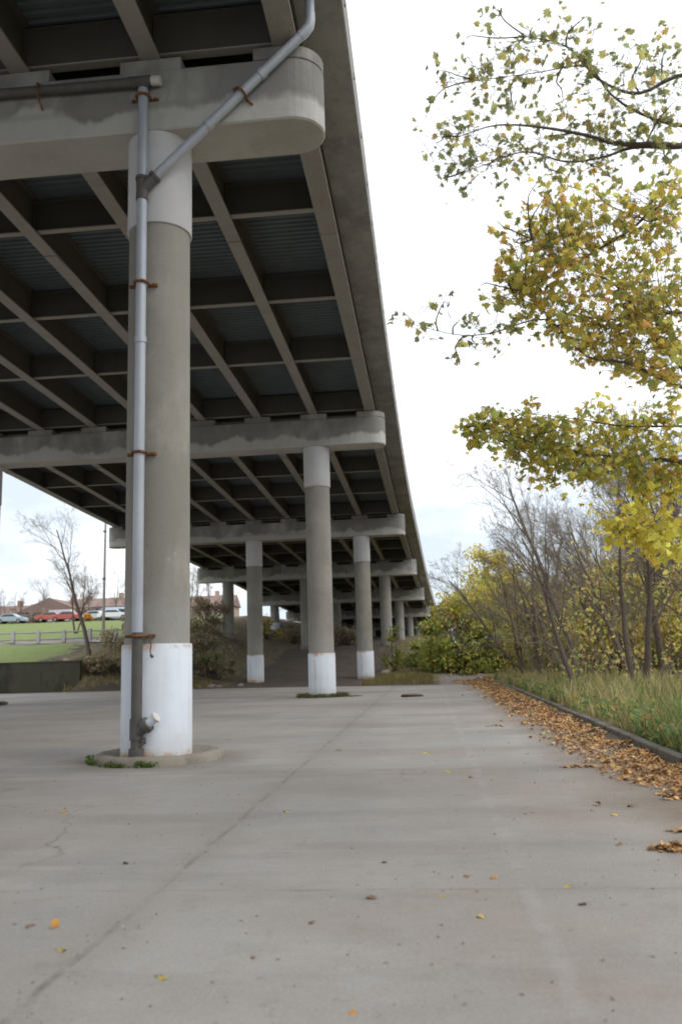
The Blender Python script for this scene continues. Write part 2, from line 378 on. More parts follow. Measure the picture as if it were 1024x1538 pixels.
xs = sorted(set([-220, -180, -150, -130] + [-120 + 4 * i for i in range(20)] + [-44 + 1.0 * i for i in range(70)] + [26 + 4 * i for i in range(20)] + [120, 150, 200] + [-24.4, -23.6]))
ys = sorted(set([-30, -15, -8, 0, 6] + [10 + 2 * i for i in range(19)] + [48 + .8 * i for i in range(60)] + [WALLY - .06, WALLY + .06] + [96 + 3 * i for i in range(30)] + [190, 210, 240, 300, 400, 600, 900]))
vs = []; tints = []
for y in ys:
    for x in xs:
        inslab = -59 < x < 3.0 and y < slab_edge(x) - .4
        z = -.12 if inslab else (g(x, y) if y < 400 else g(x, 400)); vs.append((x, y, z if inslab else z - .0))
        grass = 0.0; floor = 0.0; grav = 0.0
        if x < -18:
            if y > WALLY: grass = (.8 if y < 67 else 1.0) * sm(-24.5, -29, x); floor = .6 * (1 - sm(-25, -30, x))
            if x < -24 and 66.5 < y < 73: grass = 0; grav = 1
            if y > 117: grass = .2; grav = .9 if y < 135 else 0; floor = .5
        if x > 3.2: floor = 1.0; grass = .35 * (1 - sm(5, 10, x))
        if .2 < x <= 3.2 and y >= 49: grav = .75 if abs(x - lerp_tab(y, [50, 90], [1.0, 3.0])) < 1.8 else 0; floor = .8
        if -3.5 < x <= .2 and y > 56: floor = .7; grass = .25
        if -13 > x > -24 and y > 56: floor = .55
        tints.append((grass, floor, grav))
nx = len(xs); fs = [(j * nx + i, j * nx + i + 1, (j + 1) * nx + i + 1, (j + 1) * nx + i) for j in range(len(ys) - 1) for i in range(nx - 1)]
me = bpy.data.meshes.new('ground'); me.from_pydata(vs, [], fs); me.polygons.foreach_set('use_smooth', [True] * len(fs))
ca = me.color_attributes.new('tint', 'FLOAT_COLOR', 'POINT'); ca.data.foreach_set('color', [v for t_ in tints for v in (*t_, 1.0)])
me.materials.append(M['ground']); go = bpy.data.objects.new('ground', me); C.objects.link(go); tag(go, kind='structure')

mb = MB(); n = len(SLAB)
pts = []
for i, (x, y) in enumerate(SLAB):          # ragged far edge
    x2, y2 = SLAB[(i + 1) % n]; pts.append((x, y))
    if y > 30 and y2 > 30 and x > -45:
        m = int(max(2, abs(x - x2) + abs(y - y2)) * 1.5)
        for k in range(1, m):
            t_ = k / m; pts.append((x + (x2 - x) * t_ + rng.uniform(-.06, .06), y + (y2 - y) * t_ + rng.uniform(-.10, .10)))
mb.add([(x, y, .004) for x, y in pts] + [(x, y, -.2) for x, y in pts], [tuple(range(len(pts)))] + [(i, i + len(pts), (i + 1) % len(pts) + len(pts), (i + 1) % len(pts)) for i in range(len(pts))])
tag(mb.build('pavement', M['pave']), kind='structure')

def kerbx(y): return lerp_tab(y, [-10, 12, 20, 57, 60], [3.2, 3.32, 3.44, 3.9, 4.0])
mb = MB(); prev = None; ky = -8
prof = [(0, -.1), (.015, .13), (.03, .145), (.17, .145), (.185, .13), (.19, -.1)]
while ky < 57:                              # kerb stones with slightly uneven joints
    L = 1.8; dx = rng.uniform(-.012, .012); dz = rng.uniform(-.012, .012)
    a, b = ky + .012, ky + L - .012
    vv = [(kerbx(yy) + p + dx, yy, q + dz) for yy in (a, b) for p, q in prof]
    mb.add(vv, [(i, i + 1, i + 7, i + 6) for i in range(5)] + [(0, 6, 11, 5), tuple(range(5, -1, -1)), tuple(range(6, 12))])
    ky += L
tag(mb.build('kerb', M['kerb']), kind='structure')

# ------------------------------------------------------------------ the viaduct
def under(o, parent, origin=None):                 # parent a mesh built in world coordinates to a thing
    L = origin if origin is not None else parent.location
    o.data.transform(Matrix.Translation(-Vector(L))); o.parent = parent; return o
def herm(x, xs, ys):
    n = len(xs)
    if x <= xs[0]: return ys[0] + (x - xs[0]) * (ys[1] - ys[0]) / (xs[1] - xs[0])
    for i in range(n - 1):
        if x <= xs[i + 1] or i == n - 2:
            h = xs[i + 1] - xs[i]; t = (x - xs[i]) / h
            m0 = (ys[i + 1] - ys[max(i - 1, 0)]) / (xs[i + 1] - xs[max(i - 1, 0)]); m1 = (ys[min(i + 2, n - 1)] - ys[i]) / (xs[min(i + 2, n - 1)] - xs[i])
            return (2*t**3-3*t*t+1)*ys[i] + (t**3-2*t*t+t)*h*m0 + (-2*t**3+3*t*t)*ys[i+1] + (t**3-t*t)*h*m1
PY = [-9, 14.75, 38.2, 61.6, 84.9, 108.1, 131.4, 154.6, 178]
XO = [0, 0, 0, .25, .75, 1.35, 2.1, 2.9, 3.7]
ZB = [11.85, 11.58, 11.33, 10.45, 9.75, 8.75, 7.75, 6.7, 5.6]
def xo(y): return herm(y, PY, XO)
def zb(y): return herm(y, PY, ZB)
CAPD, PADH, GD = 1.27, .26, 1.12
def gb(y): return zb(y) + CAPD + PADH
def soff(y): return gb(y) + GD
GX = [-2.15 - 2.63 * k for k in range(9)]
EDR, EDL = -1.07, -24.25
COLX = [-4.75, -12.75, -20.7]
Y0, Y1 = -32.0, 178.0

deck = thing('viaduct_deck', 'long elevated road deck on girders crossing overhead with its concrete parapet edge', 'bridge deck', (-12.7, 14.75, 0))
def sweep(prof, ya, yb, step, mat, name, sm_=False, close=True, capends=True):
    k = max(1, int(math.ceil((yb - ya) / step))); mb = MB(); n = len(prof(ya)); vs = []
    for i in range(k + 1):
        y = ya + (yb - ya) * i / k; vs += [(px, y, pz) for px, pz in prof(y)]
    m = n if close else n - 1
    mb.add(vs, [(i * n + j, i * n + (j + 1) % n, (i + 1) * n + (j + 1) % n, (i + 1) * n + j) for i in range(k) for j in range(m)], sm_)
    if capends: mb.add(vs, [tuple(range(n)), tuple(range(k * n, k * n + n))[::-1]])
    return under(mb.build(name, mat), deck)
sweep(lambda y: [(EDL + xo(y), soff(y) + .02), (EDR - .02 + xo(y), soff(y) + .02), (EDR - .02 + xo(y), soff(y) + .27), (EDL + xo(y), soff(y) + .27)], Y0, Y1, 3, M['deck'], 'deck_slab')
sweep(lambda y: [(EDR - .38 + xo(y), soff(y) + .272), (EDR - .022 + xo(y), soff(y) + .272), (EDR - .022 + xo(y), soff(y) + .06), (EDR + xo(y), soff(y) + .06), (EDR - .03 + xo(y), soff(y) + 1.45), (EDR - .28 + xo(y), soff(y) + 1.45)], Y0, Y1, 3, M['parapet'], 'parapet')
sweep(lambda y: [(EDL + .38 + xo(y), soff(y) + .272), (EDL + .28 + xo(y), soff(y) + 1.45), (EDL + .03 + xo(y), soff(y) + 1.45), (EDL + xo(y) - .02, soff(y) + .1), (EDL + xo(y) - .003, soff(y) + .1), (EDL + xo(y) - .003, soff(y) + .272)], Y0, Y1, 3, M['parapet'], 'parapet')
# parapet joint covers / bolts along the bright edge
y = Y0 + 1; ap = None
while y < 120:
    if ap is None: ap = MB().box(-.02, .03, -.05, .05, -.06, .06).build('anchor_plate', M['flange'], deck); c_ = ap
    else: c_ = ap.copy(); C.objects.link(c_); c_.parent = deck
    c_.location = Vector((EDR + xo(y) - .01, y, soff(y) + .56)) - deck.location; y += 2.2
# corrugated deck forms: trapezoid ridges across the road
mb = MB(); vs = []; y = -14.0; pitch = .24; prof = []
while y < 150:
    prof += [(y, .016), (y + .09, .016), (y + .12, -.05), (y + .21, -.05)]; y += pitch
for yy, dz in prof: vs += [(GX[-1] + xo(yy), yy, soff(yy) + dz - .002), (GX[0] + xo(yy), yy, soff(yy) + dz - .002)]
mb.add(vs, [(2 * i, 2 * i + 1, 2 * i + 3, 2 * i + 2) for i in range(len(prof) - 1)])
under(mb.build('deck_form', M['form']), deck)

def tprof(cx, zbot, ztop, tf, tw=.022, tt=.035):
    return [(cx - tw, zbot), (cx + tw, zbot), (cx + tw, ztop - tt), (cx + tf, ztop - tt), (cx + tf, ztop), (cx - tf, ztop), (cx - tf, ztop - tt), (cx - tw, ztop - tt)]
spans = [(-32, -9)] + [(PY[i], PY[i + 1]) for i in range(len(PY) - 1)]
for a, b in spans:
    for k, gx in enumerate(GX):
        bf = .24 if k in (0, 8) else .19
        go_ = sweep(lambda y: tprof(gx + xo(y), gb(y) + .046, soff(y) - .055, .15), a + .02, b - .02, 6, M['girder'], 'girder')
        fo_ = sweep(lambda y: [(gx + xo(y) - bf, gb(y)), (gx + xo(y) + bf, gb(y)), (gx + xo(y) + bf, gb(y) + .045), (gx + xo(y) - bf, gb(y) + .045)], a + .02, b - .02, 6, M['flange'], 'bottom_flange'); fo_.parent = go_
        if -10 < a < 62:
            ys_ = a + (b - a) * .30; sx_ = gx + xo(ys_)
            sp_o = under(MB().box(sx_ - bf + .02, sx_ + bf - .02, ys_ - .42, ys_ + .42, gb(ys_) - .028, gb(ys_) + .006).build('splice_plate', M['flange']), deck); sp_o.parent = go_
    L = b - a; fr = [a + .45] + [a + L * t for t in (.235, .465, .70)] + [b - .45]
    for yf in fr:
        mb = MB(); fl = MB()
        for k in range(8):
            x0, x1 = GX[k + 1] + xo(yf) + .03, GX[k] + xo(yf) - .03; z0 = gb(yf) + .12; z1 = soff(yf) - .17
            mb.box(x0, x1, yf - .012, yf + .012, z0, z1)
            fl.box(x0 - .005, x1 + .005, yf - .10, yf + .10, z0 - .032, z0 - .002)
            mb.box(x0, x1, yf - .09, yf + .09, z1 + .002, z1 + .03)
            for xx in (x0 + .02, x1 - .05): mb.box(xx, xx + .02, yf - .10, yf - .014, z0, z1)
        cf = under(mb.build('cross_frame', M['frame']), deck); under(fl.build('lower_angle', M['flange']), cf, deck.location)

def stadium(x0, x1, hw, z0, z1, n=14, bev=.03, only=None):
    r = hw; pts = []
    ends = {'R': (x1 - r, -90, 90), 'L': (x0 + r, 90, 270)}
    if only in (None, 'R'): pts += [(x1 - r + r * math.cos(R(-90 + 180 * k / n)), r * math.sin(R(-90 + 180 * k / n))) for k in range(n + 1)]
    else: pts += [(x1, -r), (x1, r)]
    if only in (None, 'L'): pts += [(x0 + r + r * math.cos(R(90 + 180 * k / n)), r * math.sin(R(90 + 180 * k / n))) for k in range(n + 1)]
    else: pts += [(x0, r), (x0, -r)]
    m = len(pts); mb = MB()
    cx = (x0 + x1) / 2
    def inset(p, d):
        x, y = p; return (x - d * (1 if x > cx else -1), y * (1 - d / r))
    lv = [([inset(p, bev) for p in pts], z0), (pts, z0 + bev), (pts, z1 - bev), ([inset(p, bev) for p in pts], z1)]
    vs = [(x, y, z) for ring, z in lv for x, y in ring]
    mb.add(vs, [(i * m + j, i * m + (j + 1) % m, (i + 1) * m + (j + 1) % m, (i + 1) * m + j) for i in range(3) for j in range(m)])
    mb.add(vs, [tuple(range(m))[::-1], tuple(range(3 * m, 4 * m))])
    return mb
PIERL = ['nearest bridge pier with rounded cap, its white sleeved column carrying the drainpipe',
         'second bridge pier back, its white sleeved column rising from a weedy ring on the pavement',
         'third bridge pier back, two white sleeved columns standing at the pavement edge',
         'fourth bridge pier back, columns standing on the bare earth slope',
         'fifth bridge pier back, far up the earth slope behind the shrubs',
         'sixth bridge pier back, mostly hidden behind nearer columns',
         'farthest bridge pier in the dark under the deck']
for i, Y in enumerate(PY[1:8]):
    ox, z = xo(Y), zb(Y)
    p = thing('bridge_pier', PIERL[i], 'bridge pier', (ox, Y, 0), 0, 'bridge piers under the viaduct')
    x0, x1, hw = -23.85, -1.50, .60
    cap = stadium(x0, x1, hw, 0, CAPD).build('pier_cap', M['cap'], p, 0); cap.location = (0, 0, z)
    for k, gx in enumerate(GX):
        if k == 0: pb = stadium(gx - .62, x1, hw - .004, z + CAPD + .002, z + CAPD + PADH - .003, only='R', bev=.012)
        elif k == 8: pb = stadium(x0, gx + .6, hw - .004, z + CAPD + .002, z + CAPD + PADH - .003, only='L', bev=.012)
        else: pb = MB().box(gx - .6, gx + .6, -.56, .56, z + CAPD - .01, z + CAPD + PADH - .003)
        pb.build('bearing_plinth', M['cap'], p)
    for cx in COLX:
        gz = g(ox + cx, Y) if i >= 2 else (.05 if (i == 0) else 0.0)
        h = z - gz
        c = MB().cyl(0, 0, -.6, h - .002, .568, 40, cap=False).build('column', M['column'], p); c.location = (cx, 0, gz)
        if i < 3: MB().lathe(0, 0, [(.569, h - 1.86), (.598, h - 1.86), (.606, h - 1.85), (.606, h - .004)], 40).build('collar', M['collar'], c)
        if i == 4 and cx == COLX[2]: MB().lathe(0, 0, [(.61, -.3), (.61, .95), (.569, .965)], 40).build('sleeve', M['sleeve'], c)
        if i < 3:
            MB().lathe(0, 0, [(.61, -.3), (.61, 1.90), (.602, 1.915), (.569, 1.915)], 40).build('sleeve', M['sleeve'], c)
        elif i == 3:
            MB().lathe(0, 0, [(.70, -.4), (.66, .28), (.62, .36), (.569, .37)], 24).build('footing', M['pad'], c)
    if i == 0:
        mb = MB(); n = 72; rings = []
        for r, zz in ((1.12, -.02), (1.10, .09), (1.06, .145), (.98, .155), (.80, .105), (.5, .085)):
            rings.append([(math.cos(2 * math.pi * k / n) * (r + .05 * mnoise.noise((k * .25, r * 3, 1))), math.sin(2 * math.pi * k / n) * (r + .05 * mnoise.noise((k * .25, r * 3, 5))), zz + .02 * mnoise.noise((k * .4, r * 9, 2))) for k in range(n)])
        vs = [q for rr in rings for q in rr]
        mb.add(vs, [(a * n + k, a * n + (k + 1) % n, (a + 1) * n + (k + 1) % n, (a + 1) * n + k) for a in range(5) for k in range(n)], True)
        o = mb.build('base_ring', M['pad'], p); o.location = (COLX[0] + .06, 0, 0)
    else:
        for cx in COLX if i == 1 else []:
            mb = MB(); n = 48; rings = []
            for r, zz in ((.98, -.02), (.86, .035), (.60, .05)):
                rings.append([(math.cos(2 * math.pi * k / n) * (r + .12 * mnoise.noise((k * .3, cx, 1))), math.sin(2 * math.pi * k / n) * (r + .12 * mnoise.noise((k * .3, cx, 7))), zz) for k in range(n)])
            vs = [q for rr in rings for q in rr]
            mb.add(vs, [(a * n + k, a * n + (k + 1) % n, (a + 1) * n + (k + 1) % n, (a + 1) * n + k) for a in range(2) for k in range(n)], True)
            o = mb.build('base_ring', M['pad'], p); o.location = (cx, 0, 0)
ab = thing('bridge_abutment', 'dark concrete end wall closing the space under the far end of the deck', 'abutment', (-8, 176, 0))
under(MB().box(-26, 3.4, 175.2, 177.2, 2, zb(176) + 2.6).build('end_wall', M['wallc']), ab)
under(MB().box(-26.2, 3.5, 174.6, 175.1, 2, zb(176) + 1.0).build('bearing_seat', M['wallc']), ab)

# ------------------------------------------------------------------ drainpipe on the near column
PX, PYY, PR = -4.86, 14.02, .092
dp = thing('drainpipe', 'galvanised drainpipe with diagonal branch strapped to the nearest white sleeved column', 'drainpipe', (PX, PYY, .1))
def P(mb, name, mat, parent=dp): return under(mb.build(name, mat), parent, dp.location)
P(MB().tube([(PX, PYY, 2.16), (PX, PYY, 10.2)], PR, 20, True), 'downpipe', M['pipe'])
P(MB().tube([(PX, PYY, 10.46), (PX, PYY, 12.45)], PR, 20, True), 'downpipe', M['pipe'])
mb = MB().tube([(PX, PYY, .08), (PX, PYY, 2.2)], PR * .98, 20, True)
mb.tube([(PX, PYY, .08), (PX, PYY, .26)], PR * 1.35, 20, True)
P(mb, 'lower_pipe', M['castiron'])
A = Vector((PX, PYY, 10.3)); B = Vector((-1.70, PYY, 13.28)); dAB = (B - A).normalized()
P(MB().tube([A + dAB * .25, B - dAB * .12], PR * .98, 20, True), 'branch_pipe', M['pipe'])
arc = [B - dAB * .2, B - dAB * .08, B + Vector((.03, 0, .06)), B + Vector((.05, 0, .2)), B + Vector((.05, 0, .34))]
P(MB().tube(arc, PR * 1.08, 20, True), 'elbow', M['pipe'])
P(MB().tube([B + Vector((.05, 0, .34)), (B.x + .05, PYY, soff(PYY) + .018)], PR, 20, True), 'inlet_pipe', M['pipe'])
wy = MB().tube([(PX, PYY, 10.16), (PX, PYY, 10.5)], PR * 1.16, 20, True).tube([A + dAB * .02, A + dAB * .34], PR * 1.16, 20, True)
wy.tube([A + dAB * .30, A + dAB * .36], PR * 1.34, 20, True).tube([(PX, PYY, 10.48), (PX, PYY, 10.54)], PR * 1.32, 20, True).tube([(PX, PYY, 10.08), (PX, PYY, 10.2)], PR * 1.2, 20, True)
P(wy, 'wye_joint', M['castiron'])
for f_ in (.40, .72):
    q = A + (B - A) * f_
    P(MB().tube([q - dAB * .06, q + dAB * .06], PR * 1.14, 20, True), 'pipe_coupling', M['pipe'])
P(MB().tube([(PX, PYY, 7.3), (PX, PYY, 7.42)], PR * 1.14, 20, True), 'pipe_coupling', M['pipe'])
# tee and the dark run along the cap
TZ = 12.52
tee = MB().tube([(PX, PYY, 12.36), (PX, PYY, TZ + .05)], PR * 1.18, 20, True).tube([(PX - .28, PYY, TZ), (PX + .16, PYY, TZ)], PR * 1.18, 20, True)
P(tee, 'tee_joint', M['castiron'])
P(MB().tube([(PX - .25, PYY, TZ), (-8.5, PYY, TZ + .05), (-12.6, PYY, TZ + .12)], PR * 1.0, 20, True), 'collector_pipe', M['castiron'])
P(MB().tube([(PX + .15, PYY, TZ), (PX + .34, PYY, TZ - .01)], PR * 1.0, 20, True), 'end_cap', M['pvc'])
for xx in (-6.9, -9.9):
    P(MB().tube([(xx, PYY + .14, TZ - .3), (xx, PYY - .10, TZ - .13), (xx, PYY - .12, TZ + .1), (xx, PYY + .13, TZ + .2)], .02, 6, True), 'pipe_hanger', M['rust'])
for zz in (8.45, 5.28, 2.10, 12.2):
    mb = MB(); cyo = 14.75
    yb_ = cyo - math.sqrt(.60 ** 2 - (PX + 4.75) ** 2) if zz < 12 else 14.15
    for s in (-1, 1):                            # U strap: flange, ear plate, bolt
        mb.box(PX + s * .10 - (.16 if s < 0 else 0), PX + s * .10 + (.16 if s > 0 else 0), yb_ - .03, yb_ + .03, zz - .025, zz + .025)
        mb.tube([(PX + s * .21, yb_ - .07, zz), (PX + s * .21, yb_ + .05, zz)], .018, 6, True)
    ring = [(PX + .12 * math.cos(R(a)), PYY + .115 * math.sin(R(a)), zz) for a in range(0, -181, -15)]
    ring = [(PX + .12, yb_, zz)] + ring + [(PX - .12, yb_, zz)]
    mb.tube(ring, .026, 6, True)
    P(mb, 'strap', M['rust'])
q = A + (B - A) * .60
mb = MB(); nrm = Vector((-dAB.z, 0, dAB.x))
for s in (-1, 1): mb.tube([q + nrm * .12 * s + Vector((0, .12, 0)), q + nrm * .12 * s + Vector((0, -.05, 0)), q + nrm * .05 * s + Vector((0, -.115, 0))], .024, 6, True)
mb.tube([q + nrm * .05 + Vector((0, -.115, 0)), q - nrm * .05 + Vector((0, -.115, 0))], .024, 6, True)
mb.tube([q + nrm * .1 + Vector((0, .1, 0)), q + nrm * .26 + Vector((0, .1, 0))], .022, 6, True); mb.tube([q - nrm * .1 + Vector((0, .1, 0)), q - nrm * .26 + Vector((0, .1, 0))], .022, 6, True)
P(mb, 'strap', M['rust'])
# cleanout branch near the foot
a0 = Vector((PX, PYY - .01, .50)); a1 = Vector((PX + .30, PYY - .06, .72))
mb = MB().tube([a0, a0 + (a1 - a0) * .66], [PR * 1.0, PR * 1.15], 18, True).tube([a0 + (a1 - a0) * .5, a0 + (a1 - a0) * .74], PR * 1.42, 18, True).tube([(PX, PYY, .40), (PX, PYY, .74)], PR * 1.2, 18, True)
mb.tube([(PX + .05, PYY - .04, .30), (PX + .16, PYY - .05, .36), (PX + .15, PYY - .05, .44)], .03, 8, True)
cl = P(mb, 'cleanout', M['castiron'])
dd = (a1 - a0).normalized()
P(MB().tube([a0 + (a1 - a0) * .72, a1 + dd * .06], PR * .78, 18, True), 'cleanout_stub', M['sleeve'], cl)
P(MB().tube([a1 + dd * .05, a1 + dd * .085], PR * .98, 18, True), 'cleanout_cap', M['pvc'], cl)
# loose wire hanging off the lowest strap
mb = MB().tube([(PX + .21, PYY + .02, 2.09), (PX + .24, PYY, 1.95), (PX + .225, PYY, 1.83), (PX + .25, PYY - .01, 1.76)], .011, 5, True).tube([(PX + .235, PYY - .01, 1.78), (PX + .275, PYY - .01, 1.735)], .026, 6, True)
P(mb, 'hanging_wire', M['castiron'])
for px, zz in ((.08, 8.72), (.06, 6.85), (.14, 4.05), (.1, 3.0)): pass

# ------------------------------------------------------------------ vegetation generators
def rv(r): 
    while True:
        v = Vector((r.uniform(-1, 1), r.uniform(-1, 1), r.uniform(-1, 1)))
        if .05 < v.length < 1: return v.normalized()
def grow(r, p, d, L, rad, lvl, out, P, lean=None):
    n = P['seg'][lvl]; pts = [p.copy()]; rr = [rad]; q = p.copy(); d = d.normalized()
    for i in range(n):
        d = (d + rv(r) * P['wob'][lvl] + Vector((0, 0, P['up'][lvl])) + (lean or Vector((0, 0, 0))) * .1).normalized()
        q = q + d * (L / n); pts.append(q.copy()); rr.append(rad * (1 - (1 - P['tip'][lvl]) * (i + 1) / n))
    out.append((lvl, pts, rr))
    if lvl + 1 >= len(P['seg']): return
    for k in range(P['kids'][lvl]):
        t = P['from'][lvl] + (1 - P['from'][lvl]) * (k + r.random()) / P['kids'][lvl]
        f_ = min(t * n, n - 1e-3); i = int(f_); b = pts[i].lerp(pts[i + 1], f_ - i); dd = (pts[i + 1] - pts[i]).normalized()
        side = rv(r); side = (side - dd * side.dot(dd)).normalized()
        a = P['ang'][lvl] * r.uniform(.7, 1.3)
        nd = dd * math.cos(a) + side * math.sin(a)
        grow(r, b, nd, L * P['len'][lvl] * r.uniform(.6, 1.15) * (1.15 - .5 * t), max(rr[i] * P['rad'][lvl], P['minr']), lvl + 1, out, P, lean)
BASE = dict(seg=[9, 6, 5, 4, 3], wob=[.10, .16, .2, .24, .3], up=[.05, .06, .05, .04, .02], tip=[.25, .25, .3, .4, .5], kids=[9, 7, 6, 5, 0],
            ang=[.62, .65, .7, .75, .8], len=[.46, .52, .55, .6, .6], rad=[.45, .5, .5, .6, .6], minr=.006)
BASE['from'] = [.28, .2, .15, .1, 0]
def bare_tree(name, label, cat, seed, H, r0, params=None, lean=None, bark='bark', group=None, d0=(0, 0, 1), forks=1):
    r = random.Random(seed); Pm = dict(BASE); Pm.update(params or {})
    out = []
    for k in range(forks):
        dv = Vector(d0) + (Vector((math.cos(k * 2.6 + seed), math.sin(k * 2.6 + seed), 0)) * .22 if forks > 1 else Vector((0, 0, 0)))
        grow(r, Vector((0.12 * k, .06 * k, -.3)), dv, H * (.8 if forks == 1 else .75), r0 * (1 if k == 0 else .75), 0, out, Pm, lean)
    t = thing(name, label, cat, group=group)
    a, b = MB(), MB()
    for lvl, pts, rr in out:
        if lvl <= 1: a.tube(pts, rr, 8 if lvl == 0 else 5)
        else: b.tube(pts, rr, 4 if lvl == 2 else 3)
    # root flare
    a.lathe(0, 0, [(r0 * 1.9, -.3), (r0 * 1.35, .05), (r0 * 1.0, .4)], 8)
    a.build('trunk', M[bark], t); b.build('crown', M['twig'], t)
    return t, out
def leafquad(mb, p, s, r, col, n=None, elong=1.5):
    u = rv(r); v = rv(r); v = (v - u * v.dot(u)).normalized()
    if n: u = (u - n * u.dot(n)).normalized(); v = n.cross(u)
    a = u * s * elong * .5; b = v * s * .5; k = u.cross(v) * s * .15
    mb.add([p - a, p - b * .9 + k, p + a, p + b * .9 + k], [(0, 1, 2), (0, 2, 3)], False, col)
MAPLES = []
for kk in range(5):
    q_ = random.Random(200 + kk); base_ = [(0, -.42), (.10, -.22), (.33, -.27), (.26, -.08), (.50, .07), (.29, .14), (.33, .31), (.15, .28), (0, .56), (-.15, .28), (-.33, .31), (-.29, .14), (-.50, .07), (-.26, -.08), (-.33, -.27), (-.10, -.22)]
    MAPLES.append([(x * q_.uniform(.8, 1.12) + q_.uniform(-.03, .03), y * q_.uniform(.85, 1.12) + q_.uniform(-.03, .03)) for x, y in base_])
def mapleleaf(mb, p, s, nrm, roll, col, curl=.12):
    M_ = MAPLES[int(abs(roll * 37)) % 5]; fold = .35 + abs(math.sin(roll * 11)) * .6
    nrm = nrm.normalized(); u = nrm.orthogonal().normalized(); v = nrm.cross(u)
    u, v = u * math.cos(roll) + v * math.sin(roll), v * math.cos(roll) - u * math.sin(roll)
    asp = .7 + .4 * abs(math.sin(roll * 23))
    vs = [p] + [p + u * x * s * asp + v * y * s - nrm * s * curl * ((abs(x) * 2) ** 1.5 + max(0, y) * fold) + nrm * s * .12 * abs(x) * fold for x, y in M_]
    n = len(M_); mb.add(vs, [(0, 1 + i, 1 + (i + 1) % n) for i in range(n)], True, col)
def pick(r, cols):
    tot = sum(w_ for w_, _ in cols); x = r.random() * tot
    for w_, c in cols:
        x -= w_
        if x <= 0: break
    k = r.uniform(.72, 1.2); return tuple(min(.92, v * k) for v in c)

# ------------------------------------------------------------------ the wood on the right
PROT = []
for i, (sd_, H, r0, fk, pr) in enumerate([(11, 11.5, .15, 1, {}), (23, 13, .17, 1, {'kids': [10, 6, 6, 5, 0], 'ang': [.5, .6, .7, .75, .8], 'wob': [.11, .18, .22, .26, .3], 'lean': (-.30, 0, .1)}), (35, 10, .13, 2, {'kids': [7, 6, 6, 5, 0]}), (47, 9, .12, 1, {'wob': [.15, .2, .25, .28, .3], 'kids': [10, 7, 6, 5, 0], 'lean': (-.55, 0, .05)})]):
    t, out = bare_tree('bare_tree', 'x', 'tree', sd_, H, r0, pr, lean=Vector(pr['lean']) if 'lean' in pr else None, forks=fk, bark='bark' if i % 2 else 'barkdark'); PROT.append(t)
used = set()
def place_tree(k, x, y, s, rz, label, group='bare trees in the wood', tilt=(0, 0)):
    o = PROT[k] if k not in used else dup(PROT[k]); used.add(k)
    o.location = (x, y, g(x, y)); o.scale = (s, s, s); o.rotation_euler = (tilt[0], tilt[1], rz)
    tag(o, label, 'tree', group); return o
NEAR = [
 (3, 4.75, 29.0, .80, .6, 'bare tree with thin dark trunk rising from the grass just behind the kerb, leaning left', (0, -.02)),
 (2, 6.6, 28.0, .95, 2.2, 'bare forked tree with curved trunk behind the grass verge, right of the leaning thin trunk', (0, -.12)),
 (0, 8.2, 31.5, 1.0, .4, 'bare dark tree with thick low branches at the right, behind the curved forked trunk', (0, .02)),
 (3, 9.6, 29.5, 1.05, .4, 'crooked bare tree at the right edge of the picture behind the tall grass', (0, .05)),
 (1, 6.4, 37.5, .9, -.4, 'straight slim bare tree in the second row of the wood, left of the curved trunk', (0, -.05)),
 (0, 5.6, 45.0, .9, 5.0, 'slim grey bare tree standing beside the green bush', (0, -.04))]
NEAR += [
 (3, 5.6, 53, 1.05, .2, 'bare tree leaning out over the green bush with bending branches', (0, -.30)), (0, 6.8, 57, 1.05, 3.3, 'taller bare tree behind the leaning one, arching over the green bush', (.05, -.22)), (2, 5.1, 48, .85, 1.2, 'multi stemmed bare tree leaning left in front of the green bush', (0, -.26))]
for k, x, y, s, rz, lab, ti in NEAR: place_tree(k, x, y, s, rz, lab, tilt=ti)
DEEP = 'bare grey tree deep in the wood, lost among the other bare trunks'
r = random.Random(99)
for i in range(100):
    y = r.uniform(32, 90); x = r.uniform(5.8 + (y - 36) * .03, 9 + y * .42)
    if y > 60 and x < 9: x += 6
    k = r.choice((0, 1, 1, 2, 3, 3, 3)); place_tree(k, x, y, r.uniform(.62, 1.02), r.uniform(-.7, .7) if k in (1, 3) else r.uniform(0, 6.3), DEEP, tilt=(r.uniform(-.1, .1), r.uniform(-.2, .05)))

